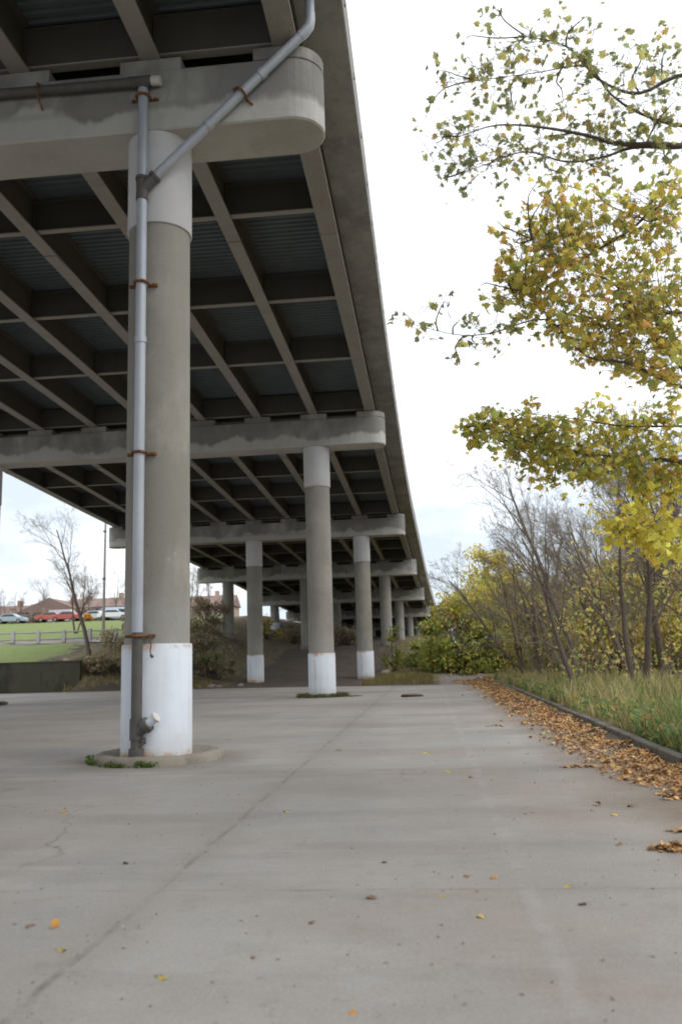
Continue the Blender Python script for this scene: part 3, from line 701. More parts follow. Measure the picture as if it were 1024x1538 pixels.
YEL = [(5, (.85, .70, .17)), (3, (.85, .58, .16)), (2, (.68, .64, .17)), (2, (.45, .52, .15))]
GRN = [(5, (.38, .48, .13)), (4, (.50, .55, .15)), (1.5, (.22, .32, .09)), (3, (.70, .64, .18))]
GOLD = [(4, (.85, .70, .16)), (3, (.68, .68, .16)), (2, (.88, .58, .17)), (2, (.45, .55, .12))]
def shrub(name, label, cat, x, y, W, D, H, nleaf, cols, seed, ls=.2, stems=9, clumps=26, group=None, low=.1, topcols=None, flat=1.0, ragged=.2):
    r = random.Random(seed); t = thing(name, label, cat, (x, y, g(x, y)), group=group)
    st = MB(); lv = MB(); cl = []
    for k in range(clumps):
        while True:
            v = Vector((r.uniform(-1, 1), r.uniform(-1, 1), r.uniform(0, 1)))
            if v.x ** 2 + v.y ** 2 + v.z ** 2 < 1: break
        c = Vector((v.x * W * .45, v.y * D * .45, low * H + v.z * H * .82)); cl.append((c, r.uniform(.11, .24) * min(max(W, H), 10) * (.62 if clumps < 100 else .4)))
        b = Vector((r.uniform(-.25, .25) * W * .4, r.uniform(-.2, .2) * D, -.1))
        m_ = b.lerp(c, .5) + Vector((0, 0, H * .08)) + rv(r) * .15
        st.tube([b, b.lerp(m_, .5), m_, m_.lerp(c, .5), c], [.05, .042, .034, .024, .012], 4)
        for q in range(5):
            e = c + rv(r) * cl[-1][1] * 1.1; st.tube([c.lerp(m_, .2), c.lerp(e, .5) + rv(r) * .1, e], [.014, .01, .005], 3)
    for k in range(nleaf):
        c, cr_ = r.choice(cl); v = rv(r) * cr_ * (r.random() ** .45) * (1 + ragged * r.random() ** 3 * 2.2); p = c + Vector((v.x, v.y, v.z * .8 * flat))
        if p.z < .05: continue
        cc = cols
        if topcols and r.random() < .12 + .88 * sm(.30, .8, p.z / H + .25 * mnoise.noise(p * .5)): cc = topcols
        leafquad(lv, p, ls * r.uniform(.6, 1.25), r, pick(r, cc))
    st.build('stems', M['bark'], t); lv.build('foliage', M['leaf'], t)
    return t
shrub('bush', 'dense green bush beside the gravel path, turning gold at its top', 'bush', 3.3, 66, 8.4, 5.5, 8.2, 16000, GRN + [(2, (.75, .66, .18))], 5, .20, topcols=GOLD, clumps=95, low=.03, ragged=.4)
shrub('bush', 'smaller dark green bush at the right foot of the dense green one', 'bush', 6.4, 63.5, 4.8, 3.0, 4.6, 5500, GRN + [(3, (.60, .56, .14))], 6, .18, clumps=40, low=.03, ragged=.5)
shrub('autumn_tree', 'golden leaved small tree rising behind the green bush', 'tree', 6.4, 76, 11.0, 6, 10.5, 9500, GOLD, 8, .22, low=.25, clumps=56)
shrub('autumn_tree', 'wide yellow leaved tree right of the green bush among bare trunks', 'tree', 7.6, 54, 6.5, 5, 7.6, 7500, YEL + [(4, (.42, .45, .12))], 9, .15, low=.06, clumps=80)
shrub('autumn_tree', 'thin golden tree farther right behind the second row of trunks', 'tree', 10.5, 50, 7.0, 5, 7.2, 5500, YEL + [(4, (.42, .45, .12))], 10, .14, low=.06, clumps=70)
shrub('autumn_tree', 'sparse yellow sapling behind the curved trunk in the wood', 'tree', 8.8, 40, 5, 4, 5.6, 2800, YEL, 12, .15, low=.2, clumps=26)
shrub('autumn_tree', 'sparse yellow sapling at the right, behind the crooked bare tree', 'tree', 12.0, 38, 6, 4, 5.8, 3600, YEL, 14, .15, low=.15, clumps=26)
shrub('sapling', 'spindly yellow green sapling in front of the fourth pier', 'sapling', -2.6, 66.5, 2.0, 1.6, 4.4, 420, [(3, (.20, .25, .04)), (2, (.38, .33, .05))], 15, .16, clumps=9)
shrub('bush', 'low scrubby green bush at the foot of the fourth pier', 'bush', -.4, 70, 3.6, 2.5, 2.2, 1500, GRN + [(5, (.22, .20, .08))], 16, .16)
shrub('bramble', 'reddish brown bramble among the trunks right of the green bush', 'bramble', 8.6, 50, 3.5, 2.5, 2.0, 900, [(3, (.20, .10, .06)), (2, (.16, .12, .06))], 17, .12)

# tall grass behind the kerb: one sward
r = random.Random(3); mb = MB()
for i in range(34000):
    y = 11.5 + (r.random() ** 1.5) * 46; w_ = r.random() ** 1.3; x = kerbx(y) + .24 + w_ * min(5.2, 1.2 + y * .16)
    dens = mnoise.noise((x * .7, y * .5, 4))
    if dens < -.12: continue
    h = (.14 + .42 * max(0, dens + .1) + r.random() ** 2.5 * .62) * (.55 + .45 * sm(0, .8, x - kerbx(y)))
    if y < 22: h *= .9
    wd = r.uniform(.006, .014) * (1 + y * .035); a = r.uniform(0, 6.3); lean = rv(r) * h * .4; lean.z = 0
    gz = g(x, y); green = mnoise.noise((x * .45, y * .35, 11)) + (.0 if y < 20 else -.24) + r.uniform(-.25, .25)
    col = pick(r, [(3, (.22, .30, .09)), (2, (.32, .35, .12)), (1, (.16, .24, .08)), (1.4, (.46, .40, .18))] if green > 0 else [(3, (.55, .46, .22)), (2, (.44, .41, .16)), (1, (.60, .50, .30))])
    u = Vector((math.cos(a), math.sin(a), 0)) * wd; b = Vector((x, y, gz - .03)); m_ = b + lean * .35 + Vector((0, 0, h * .6)); tp = b + lean + Vector((0, 0, h))
    mb.add([b - u, b + u, m_ + u * .7, m_ - u * .7, tp], [(0, 1, 2, 3), (3, 2, 4)], False, col)
tag(mb.build('tall_grass', M['blade']), kind='stuff')
# broad-leaved weeds along the kerb
mb = MB(); r = random.Random(41)
for i in range(5200):
    y = 11.5 + (r.random() ** 1.3) * 34; x = kerbx(y) + .2 + (r.random() ** 1.6) * 1.7
    if mnoise.noise((x * .8, y * .6, 21)) < -.05: continue
    p = Vector((x, y, g(x, y) + r.uniform(.02, .42)))
    leafquad(mb, p, r.uniform(.05, .12), r, pick(r, [(4, (.17, .27, .11)), (2, (.25, .34, .12)), (1.5, (.46, .44, .13)), (.8, (.56, .32, .12))]))
tag(mb.build('weeds', M['leaf']), kind='stuff')

# leaf litter along the kerb
ORG = [(4, (.60, .33, .14)), (3, (.72, .43, .18)), (3, (.44, .25, .12)), (1.8, (.28, .17, .10)), (1.3, (.74, .55, .24))]
def inner(y): return lerp_tab(y, [7, 9.7, 12.9, 18.4, 30, 42, 52, 60], [2.85, 2.55, 2.12, 2.0, 2.15, 2.3, 1.7, .8])
r = random.Random(17); mb = MB()
for i in range(30000):
    y = 7.6 + (r.random() ** 1.55) * 49; e = inner(y) + .32 * mnoise.noise((y * .9, 2, 2)) + .25 * mnoise.noise((y * 2.7, 5, 2))
    kx = kerbx(y); t_ = r.random(); x = kx - .03 - (kx - e) * t_ ** 1.25
    if r.random() < .045: x -= r.expovariate(2.2); t_ = 1
    if t_ > .4 and r.random() < (t_ - .36) * 1.45: continue
    if mnoise.noise((x * 1.6, y * .7, 33)) < -.16 and r.random() < .8: continue          # bare patches where the pavement shows
    z = .012 + .075 * (1 - t_) * max(0, .55 + mnoise.noise((x * 2, y * 1.2, 8))) * r.random() ** .5
    if y > 50: z += max(0, g(x, y))
    s = (.035 + .085 * r.random() ** 1.6) * (1 + max(0, y - 18) * .012)
    nrm = (Vector((0, 0, 1)) + rv(r) * .55).normalized()
    if y < 20: mapleleaf(mb, Vector((x, y, z + .012)), s, nrm, r.uniform(0, 6.3), pick(r, ORG), r.uniform(-.35, .5))
    else: leafquad(mb, Vector((x, y, z + .01)), s, r, pick(r, ORG), nrm, 1.2)
tag(mb.build('leaf_litter', M['litter']), kind='stuff')
def litter_patch(name, label, cx, cy, rx, ry, n, seed, h=.06):
    r = random.Random(seed); mb = MB()
    for i in range(n):
        a = r.uniform(0, 6.3); q = r.random() ** .6; x = cx + rx * q * math.cos(a); y = cy + ry * q * math.sin(a)
        mapleleaf(mb, Vector((x, y, .014 + h * (1 - q) * r.random())), r.uniform(.05, .09), (Vector((0, 0, 1)) + rv(r) * .5).normalized(), r.uniform(0, 6.3), pick(r, ORG), r.uniform(-.3, .5))
    o = mb.build(name, M['litter']); o.data.transform(Matrix.Translation((-cx, -cy, 0))); o.location = (cx, cy, 0)
    return tag(o, label, 'leaf pile', 'small piles of fallen leaves')
q = atg(1003, 1277); litter_patch('leaf_pile', 'small heap of orange brown leaves on the pavement nearest the camera, at the right edge', q.x + .05, q.y, .20, .13, 130, 51)
q = atg(1020, 1250); litter_patch('leaf_pile', 'thin scatter of brown leaves just beyond the heap at the right edge', q.x + .05, q.y, .16, .08, 34, 52, .02)
q = atg(870, 1153); litter_patch('leaf_pile', 'short drift of leaves caught in the cross joint beside the litter strip', q.x, q.y, .28, .05, 70, 53, .02)
q = atg(745, 1091); litter_patch('leaf_pile', 'faint flat scatter of leaves on the pavement left of the litter strip', q.x, q.y, .28, .2, 30, 54, .015)

# single leaves lying on the pavement
LEAVES = [(84, 1396, 'o', .078, 'curled orange leaf standing on edge at the lower left of the pavement'), (92, 1430, 'y', .085, 'yellow leaf just below the curled orange one at the lower left'), (245, 1472, 'y', .07, 'yellow leaf nearest the bottom edge, left of the joint'),
 (97, 1221, 'o', .10, 'orange leaf lying left of the near column ring toward the camera'), (467, 1388, 'b', .07, 'pale brown leaf in the middle of the foreground pavement'), (722, 1379, 'y', .075, 'bright yellow leaf lowest beside the pale line'),
 (850, 1333, 'y', .075, 'yellow leaf alone on the right side of the foreground'), (740, 1320, 'o', .075, 'orange leaf right on the pale line'), (700, 1318, 'b', .07, 'brown leaf just left of the pale line'), (664, 1348, 'y', .06, 'small yellow leaf below the brown one left of the pale line'),
 (673, 1160, 'y', .11, 'yellow leaf resting on the cross joint at mid pavement'), (706, 1168, 'o', .11, 'orange leaf just below the cross joint at mid pavement'), (640, 1132, 'y', .12, 'yellow leaf beyond the cross joint'), (577, 1296, 'b', .07, 'small brown leaf near the centre joint'),
 (924, 1225, 'y', .10, 'yellow leaf near the right litter strip'), (946, 1212, 'b', .12, 'dark brown leaf near the right litter strip'), (930, 1270, 'b', .10, 'brown leaf left of the heap at the right edge'), (875, 1360, 'b', .08, 'dark leaf lowest on the right side'),
 (530, 1524, 'o', .05, 'orange brown leaf at the bottom edge of the foreground'), (190, 1298, 'b', .09, 'dark curled leaf midway between camera and near column'), (380, 1440, 'b', .05, 'tiny brown leaf left of centre in the foreground'), (48, 1392, 'b', .07, 'brown leaf left of the curled orange one'),
 (430, 1220, 'y', .10, 'yellow leaf beside the dirty joint'), (556, 1350, 'b', .11, 'flat dark leaf in the middle of the pavement'), (510, 1128, 'g', .16, 'greenish leaf beyond the cross joint near the dirty joint')]
r = random.Random(5); LC = {'o': (.66, .32, .07), 'y': (.68, .50, .12), 'b': (.30, .20, .13), 'g': (.24, .27, .12)}
for x, y, c, s, lab in LEAVES:
    q = atg(x, y); mb = MB(); st = c == 'o' and x == 84
    mapleleaf(mb, Vector((0, 0, s * (.40 if st else .16))), s, (Vector((.2, -1, .35)) if st else Vector((0, 0, 1)) + rv(r) * .3), r.uniform(0, 6.3), LC[c], .4 if not st else .2)
    mb.tube([(0, 0, s * .16), (s * .3, -s * .3, s * .2), (s * .5, -s * .55, s * .1)], s * .015, 4, False, LC['b'])
    o = mb.build('fallen_leaf', M['litter']); o.location = (q.x, q.y, .006); o.rotation_euler = (0, 0, r.uniform(-.5, .5)); tag(o, lab, 'leaf', 'single leaves on the pavement')

# ------------------------------------------------------------------ the maple reaching in from the right
mt = thing('maple_tree', 'maple with green and golden leaves reaching in from the right over the pavement', 'tree', (7.2, 9.6, g(7.2, 9.6)))
r = random.Random(77); limb = MB(); twig = MB(); lv = MB()
TR = [Vector((7.2, 9.6, -.3)), Vector((7.1, 9.6, 1.5)), Vector((7.2, 9.5, 3.2)), Vector((7.0, 9.6, 5.2)), Vector((7.15, 9.7, 7.2)), Vector((7.0, 9.6, 9.2)), Vector((7.2, 9.6, 11.0))]
trunk = MB().tube(TR, [.34, .24, .21, .18, .14, .10, .05], 12)
MG = [(4, (.36, .40, .19)), (3.5, (.50, .50, .20)), (3, (.66, .58, .20)), (.9, (.78, .54, .20))]
MO = [(4, (.90, .70, .17)), (3.5, (.78, .70, .18)), (1.7, (.90, .58, .17)), (3.4, (.52, .56, .17)), (.3, (.86, .45, .18))]
ML = [(4, (.70, .66, .17)), (3, (.86, .70, .15)), (3, (.46, .52, .15)), (1.0, (.86, .56, .15))]
MY = [(5, (.90, .76, .14)), (3, (.84, .76, .16)), (1, (.88, .60, .14))]
def ip(x, y, D): 
    d = ray(x, y); return Vector((0, 0, EYE)) + d * (D / d.dot(CF))
def smooth(pts, k=4):
    out = []
    for i in range(len(pts) - 1):
        p0, p1, p2, p3 = pts[max(i - 1, 0)], pts[i], pts[i + 1], pts[min(i + 2, len(pts) - 1)]
        for j in range(k):
            t = j / k; out.append(.5 * ((2 * p1) + (p2 - p0) * t + (2 * p0 - 5 * p1 + 4 * p2 - p3) * t * t + (3 * p1 - p0 - 3 * p2 + p3) * t ** 3))
    out.append(pts[-1]); return out
def limb_of(z, pix, r0, r1):
    pts = [min(TR, key=lambda q: abs(q.z - z)).copy()]; pts[0].z = z
    pts += [ip(*p_) for p_ in pix]; s = smooth(pts); n = len(s)
    limb.tube(s, [.55 * (r0 + (r1 - r0) * (i / (n - 1)) ** .6) for i in range(n)], 7); return s
LB = {
 'A': limb_of(6.2, [(1180, 240, 7.8), (1024, 219, 7.3), (930, 216, 7.1), (880, 203, 7.0), (812, 191, 6.8), (745, 188, 6.7), (690, 205, 6.6)], .085, .006),
 'A2': limb_of(6.0, [(1180, 230, 7.9), (1010, 222, 7.3), (950, 222, 7.2), (905, 236, 7.1), (850, 243, 7.0), (790, 228, 6.9), (735, 245, 6.8), (668, 268, 6.7)], .05, .005),
 'A3': limb_of(7.4, [(1200, 130, 8), (1040, 110, 7.6), (960, 140, 7.4), (900, 120, 7.2), (850, 70, 7.1), (790, 55, 7.0)], .07, .006),
 'A4': limb_of(7.4, [(1150, 190, 7.9), (1030, 190, 7.5), (960, 170, 7.3), (915, 140, 7.2), (880, 100, 7.2), (800, 110, 7.0), (720, 120, 6.9)], .05, .005),
 'B1': limb_of(4.4, [(1180, 700, 9.0), (1060, 610, 8.8), (1024, 552, 8.7), (985, 510, 8.6), (962, 478, 8.6), (935, 440, 8.5), (908, 418, 8.4), (860, 405, 8.3), (800, 360, 8.2)], .09, .008),
 'B2': limb_of(4.3, [(1180, 640, 8.8), (1040, 588, 8.6), (1000, 572, 8.5), (940, 545, 8.4), (880, 535, 8.3), (820, 480, 8.2), (740, 500, 8.0), (680, 502, 7.9), (590, 478, 7.8)], .06, .004),
 'B3': limb_of(5.2, [(1180, 380, 8.8), (1040, 300, 8.7), (990, 310, 8.6), (940, 350, 8.5), (880, 385, 8.4), (820, 420, 8.3), (770, 440, 8.2)], .06, .007),
 'B4': limb_of(5.0, [(1160, 470, 8.9), (1010, 470, 8.8), (940, 480, 8.7), (870, 475, 8.6), (810, 460, 8.5)], .05, .007),
 'C1': limb_of(3.3, [(1180, 720, 10.2), (1024, 694, 10), (980, 690, 10), (935, 688, 9.9), (880, 680, 9.8), (820, 672, 9.7), (760, 650, 9.6), (710, 640, 9.5)], .08, .006),
 'C2': limb_of(3.8, [(1160, 640, 10), (1020, 640, 9.9), (940, 640, 9.8), (870, 630, 9.8), (790, 620, 9.7)], .05, .006),
 'D1': limb_of(2.6, [(1180, 850, 11), (1030, 800, 11), (980, 810, 10.9), (930, 800, 10.8)], .05, .006),
}
NM = {'A': 2.7, 'B1': 2.25, 'B2': 2.0, 'C1': 2.1, 'D1': 2.2}
def clump(x, y, px, D, n, cols, keys, s=.13, py=None, tw=None):
    n = int(n * NM[keys[0]]); s = s * 1.1; px *= 1.26
    c = ip(x, y, D); rx = px * D / FPX; rz = (py or px) * D / FPX
    best = min((q for k in keys for q in LB[k][6:]), key=lambda q: (q - c).length)
    L_ = (best - c).length
    if L_ > .1:
        up_ = (best - Vector((7.1, 9.6, best.z))).normalized() * L_ * .3
        pts = smooth([best - up_ * .3, best, best.lerp(c, .4) + up_ * .6 + rv(r) * L_ * .08, best.lerp(c, .75) + up_ * .3 + rv(r) * L_ * .08, c], 3)[3:]
        twig.tube(pts, [.009 - .006 * q / len(pts) for q in range(len(pts))], 4)
    nt_ = tw or max(4, int(n / 3)); ends = []
    for k in range(nt_):
        v = rv(r) * r.random() ** .4; e = c + CR * v.x * rx + CU * v.y * rz * .85 + CF * v.z * rx * 1.2
        cand = [q for k_ in keys for q in LB[k_][6:] if (q - e).length < (best - e).length * 1.35 + .12]; a_ = r.choice(cand or [best]).lerp(e, r.uniform(.0, .5)); m2 = a_.lerp(e, .55) + rv(r) * .03 + Vector((0, 0, .03)); ln = smooth([a_, a_.lerp(m2, .5) + rv(r) * .015, m2, e], 2)
        twig.tube(ln, [.0034 - .0019 * q / len(ln) for q in range(len(ln))], 3); ends.append(ln)
    for k in range(n):
        ln = ends[k % nt_]; f_ = (r.random() ** .45) * (len(ln) - 1.001); p = ln[int(f_)].lerp(ln[int(f_) + 1], f_ % 1); pet = (rv(r) + Vector((0, 0, -.35))) * s * r.uniform(.35, .8)
        twig.tube([p, p + pet], .0013, 3)
        nrm = Vector((0, 0, 1)) * r.uniform(.1, 1) + rv(r) * .9
        mapleleaf(lv, p + pet, s * r.uniform(.5, 1.2), nrm, r.uniform(0, 6.3), pick(r, cols), r.uniform(.0, .6))
for a in [(640, 178, 22, 8), (668, 268, 34, 12), (655, 215, 25, 9), (705, 205, 40, 22), (660, 105, 30, 7), (700, 60, 40, 9), (720, 125, 45, 26), (770, 165, 50, 30), (765, 85, 40, 14), (800, 40, 40, 8), (745, 15, 35, 5), (845, 150, 45, 22),
          (860, 85, 40, 16), (880, 25, 40, 10), (820, 210, 45, 22), (730, 255, 40, 14), (900, 200, 40, 22), (905, 255, 35, 18), (940, 150, 45, 26), (960, 80, 40, 14), (1000, 75, 35, 26), (1015, 150, 40, 26), (970, 215, 45, 24), (1010, 250, 30, 14), (850, 265, 35, 9), (780, 228, 35, 12)]:
    clump(a[0], a[1], a[2] * 1.25, 7.0 + r.uniform(-.4, .4), a[3], MG, ('A', 'A2', 'A3', 'A4'), .075)
for a in [(828, 285, 32, 40), (812, 325, 36, 46), (860, 320, 40, 50), (780, 360, 40, 50), (905, 340, 45, 44), (955, 310, 50, 50), (1005, 330, 45, 56), (765, 400, 30, 34), (830, 385, 42, 56), (880, 420, 45, 52), (930, 390, 45, 46), (985, 400, 50, 60), (755, 440, 34, 40), (800, 460, 44, 56), (850, 490, 45, 64),
          (905, 500, 50, 70), (950, 470, 45, 56), (1000, 470, 48, 70), (960, 530, 42, 56), (915, 540, 36, 46), (870, 520, 30, 34), (1010, 545, 34, 40), (1015, 275, 30, 24)]:
    clump(a[0], a[1], a[2], 8.5 + r.uniform(-.6, .6), a[3], MO, ('B1', 'B3', 'B4', 'B2'), .095)
for a in [(745, 330, 22, 8), (1000, 400, 40, 26), (960, 440, 40, 26), (720, 430, 18, 6), (880, 280, 30, 14), (830, 250, 22, 12), (990, 520, 36, 30), (1015, 420, 30, 24), (1015, 500, 30, 24), (930, 455, 40, 26), (860, 455, 40, 26), (1000, 590, 36, 20), (960, 580, 30, 12)]:
    clump(a[0], a[1], a[2], 8.8 + r.uniform(-.6, .6), a[3], MO, ('B1', 'B3', 'B4', 'B2'), .095)
for a in [(745, 495, 34, 14), (715, 520, 30, 12), (690, 548, 18, 5), (668, 452, 20, 5), (650, 512, 22, 7), (598, 470, 10, 3), (690, 480, 25, 6)]:
    clump(a[0], a[1], a[2], 7.9, a[3], MG, ('B2',), .088)
for a in [(700, 640, 22, 22), (715, 665, 22, 26), (740, 625, 26, 34), (755, 665, 32, 54), (790, 625, 30, 46), (800, 665, 34, 62), (790, 700, 30, 44), (840, 640, 34, 52), (850, 685, 38, 70), (835, 720, 28, 36), (890, 640, 38, 52), (895, 690, 40, 66), (880, 725, 30, 34), (940, 650, 40, 56), (945, 705, 40, 60), (995, 660, 40, 56), (1005, 710, 38, 54), (970, 730, 26, 26), (920, 610, 30, 24), (985, 615, 30, 26), (760, 640, 24, 30)]:
    clump(a[0], a[1], a[2], 9.8 + r.uniform(-.6, .6), a[3], ML, ('C1', 'C2'), .102)
for a in [(945, 760, 36, 50), (985, 785, 40, 62), (1010, 760, 30, 40), (950, 805, 30, 36), (1010, 820, 34, 46), (975, 835, 22, 22)]:
    clump(a[0], a[1], a[2] * 1.3, 10.9 + r.uniform(-.9, .9), a[3], MY, ('D1', 'C1'), .135)
def U(mb, name, m, parent=mt): return under(mb.build(name, m), parent)
U(trunk, 'trunk', M['barkdark']); U(limb, 'limb', M['barkdark']); U(twig, 'twigs', M['barkdark']); U(lv, 'foliage', M['mapleleaf'])

# ------------------------------------------------------------------ more of the wood: a thicket of stems and twigs
r = random.Random(61); mb = MB()
for i in range(11000):
    y = 33 + (r.random() ** .8) * 85; x = r.uniform(5.2 + max(0, (y - 50)) * .10, 12 + y * .5)
    if 48 < y < 74 and x < 11.5: continue
    z = g(x, y) - .1; H = r.uniform(1.2, 5.5) if r.random() < .75 else r.uniform(5, 9)
    wd = r.uniform(.010, .03) * (1 + y * .006); d = Vector((r.gauss(-.12, .22), r.gauss(0, .2), 1)).normalized(); b = Vector((x, y, z))
    m_ = b + d * H * .5 + rv(r) * .18; e = m_ + (d + rv(r) * .3).normalized() * H * .5
    mb.tube([b, m_, e], [wd, wd * .65, wd * .2], 3)
    for q in range(4):
        s0 = m_.lerp(e, r.random()); mb.tube([s0, s0 + (d + rv(r) * .9).normalized() * r.uniform(.4, 1.3)], [wd * .4, wd * .12], 3)
tag(mb.build('thicket', M['twig']), kind='stuff')
mb = MB()
for i in range(30000):                     # last leaves hanging in the thicket and on its floor
    y = 29 + r.random() ** 1.3 * 45; x = r.uniform(5.0 + max(0, (y - 50)) * .10, 9 + y * .36)
    k = mnoise.noise((x * .35, y * .2, 2)); z = g(x, y) + r.random() ** 1.6 * (5.0 + 3.5 * k)
    if mnoise.noise((x * .6, y * .3, z * .6)) < -.05: continue
    leafquad(mb, Vector((x, y, z)), r.uniform(.08, .17), r, pick(r, [(4, (.85, .70, .22)), (3, (.66, .66, .20)), (2, (.75, .50, .22)), (2, (.45, .52, .17))]))
tag(mb.build('thicket_leaves', M['leaf']), kind='stuff')

# ------------------------------------------------------------------ left side: bank, wall, lawn, railing, cars, houses
rw = thing('retaining_wall', 'low dark mossy concrete retaining wall below the lawn, left of the near column', 'retaining wall', (-32, WALLY, 0))
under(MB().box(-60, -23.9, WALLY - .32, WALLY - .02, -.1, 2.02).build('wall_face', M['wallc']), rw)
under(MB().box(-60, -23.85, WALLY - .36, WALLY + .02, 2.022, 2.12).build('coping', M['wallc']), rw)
M['rail'] = simple('weathered_rail', (.30, .29, .27), .7); M['slab'] = simple('footway_concrete', (.38, .37, .36), .85)
fw = MB(); ks = [(-70 + 1.5 * i) for i in range(32)]
fv = []
for x in ks: fv += [(x, 67.2 + (x + 50) * .0, g(x, 67.2) + .12), (x, 69.4, g(x, 69.4) + .12)]
fw.add(fv, [(2 * i, 2 * i + 2, 2 * i + 3, 2 * i + 1) for i in range(len(ks) - 1)])
tag(fw.build('footway', M['slab']), kind='structure')
rl = thing('railing', 'pale post and rail barrier along the footway between the two lawns', 'railing', (-36, 69.6, g(-36, 69.6)))
px_ = -62.0; idx = 0; prev = None
M['darkpanel'] = simple('dark_board', (.07, .07, .05), .8)
while px_ < -23.5:
    z0 = g(px_, 69.6); under(MB().box(px_ - .13, px_ + .13, 69.5, 69.76, z0 - .2, z0 + 1.12).build('post', M['slab']), rl)
    if prev is not None:
        for hh in (.38, .95):
            pz = g(prev, 69.6); mbb = MB().tube([(prev, 69.63, pz + hh), (px_, 69.63, z0 + hh)], .07, 5)
            under(mbb.build('rail', M['rail']), rl)
        if idx in (10, 11): under(MB().box(prev + .16, px_ - .16, 69.6, 69.66, pz + .36, pz + 1.0).build('board_panel', M['darkpanel']), rl)
    prev = px_; px_ += 2.25; idx += 1

def car(label, x, y, rz, col, kind='saloon', s=1.0):
    t = thing('parked_car', label, 'car', (x, y, g(x, y) + .02), rz, 'cars parked above the lawn')
    cm = bpy.data.materials.get('car_' + '_'.join('%d' % (v * 100) for v in col))
    if cm is None: cm = simple('car_' + '_'.join('%d' % (v * 100) for v in col), col, .3, 0, .05)
    if kind == 'saloon':
        prof = [(-2.2, .35), (-2.22, .75), (-2.1, .95), (-1.5, 1.0), (-.95, 1.42), (.45, 1.45), (1.15, 1.0), (2.0, .88), (2.2, .7), (2.22, .35)]; gl = [(-1.32, 1.02), (-.88, 1.36), (.40, 1.385), (.98, 1.02)]
    elif kind == 'van':
        prof = [(-2.4, .4), (-2.42, 1.9), (-2.2, 2.1), (1.1, 2.1), (1.75, 1.3), (2.35, 1.1), (2.4, .4)]; gl = [(.2, 1.25), (.2, 1.85), (1.1, 1.85), (1.55, 1.28)]
    else:
        prof = [(-2.6, .45), (-2.62, 1.0), (-.7, 1.02), (-.55, 1.7), (.75, 1.7), (1.3, 1.12), (2.4, 1.02), (2.5, .45)]; gl = [(-.45, 1.1), (-.42, 1.6), (.68, 1.6), (1.1, 1.12)]
    n = len(prof); w_ = .86; mb = MB()
    def ww(z): return w_ if z < 1.05 else w_ - .16 * min(1, (z - 1.05) / .4)
    vv = [(px, sg * ww(pz), pz) for sg in (-1, 1) for px, pz in prof]
    mb.add(vv, [tuple(range(n)), tuple(range(2 * n - 1, n - 1, -1))] + [(i, n + i, n + (i + 1) % n, (i + 1) % n) for i in range(n)])
    mb.build('body', cm, t, .05)
    for sg in (-1, 1):
        m2 = MB(); m2.add([(px, sg * (ww(pz) + .012), pz) for px, pz in gl], [tuple(range(len(gl)))[::sg]])
        m2.build('side_window', M['glass'], t)
    for wx in (-1.35, 1.38):
        for sg in (-1, 1):
            m3 = MB().tube([(0, -.11, 0), (0, .11, 0)], .33, 14, True); wo = m3.build('wheel', M['tyre'], t); wo.location = (wx, sg * .80, .33)
            m4 = MB().tube([(0, sg * .111, 0), (0, sg * .125, 0)], .19, 10, True); m4.build('rim', M['rail'], wo)
    for sg in (-1, 1): MB().box(prof[-1][0] - .02, prof[-1][0] + .03, sg * .6 - .16, sg * .6 + .16, .62, .76).build('headlight', M['pvc'], t)
    return t
M['glass'] = simple('dark_car_glass', (.05, .065, .08), .1, 0, .1); M['tyre'] = simple('tyre', (.03, .03, .03), .8)
def carat(px, Y, *a, **k): 
    q = at(px, 930, Y); return q.x
car('blue grey car at the left end of the parked row', carat(18, 120), 120, 0.05, (.36, .44, .50))
car('dark car half hidden behind the blue grey one', carat(-22, 121), 121, 0.0, (.10, .11, .12))
car('bright red saloon at the middle of the parked row', carat(101, 119), 119, math.pi, (.46, .12, .11))
car('red orange low car nosed up to the bright red saloon', carat(78, 120.5), 120.5, .2, (.46, .13, .10))
car('pale grey van behind the red saloon', carat(98, 127), 127, 0, (.50, .52, .54), 'van')
car('silver car right of the orange shrub', carat(145, 120), 120, 0, (.55, .58, .60))
car('white car at the right end of the row beside the near column', carat(170, 118), 118, .35, (.72, .74, .76))
car('pale blue van parked behind the white car', carat(178, 127), 127, 0.1, (.50, .60, .70), 'van')
shrub('shrub', 'small round bright orange shrub on the lawn in front of the parked cars', 'shrub', carat(131, 116), 116, 1.7, 1.5, 1.15, 800, [(3, (.80, .36, .03)), (2, (.75, .45, .04))], 71, .16, clumps=14)

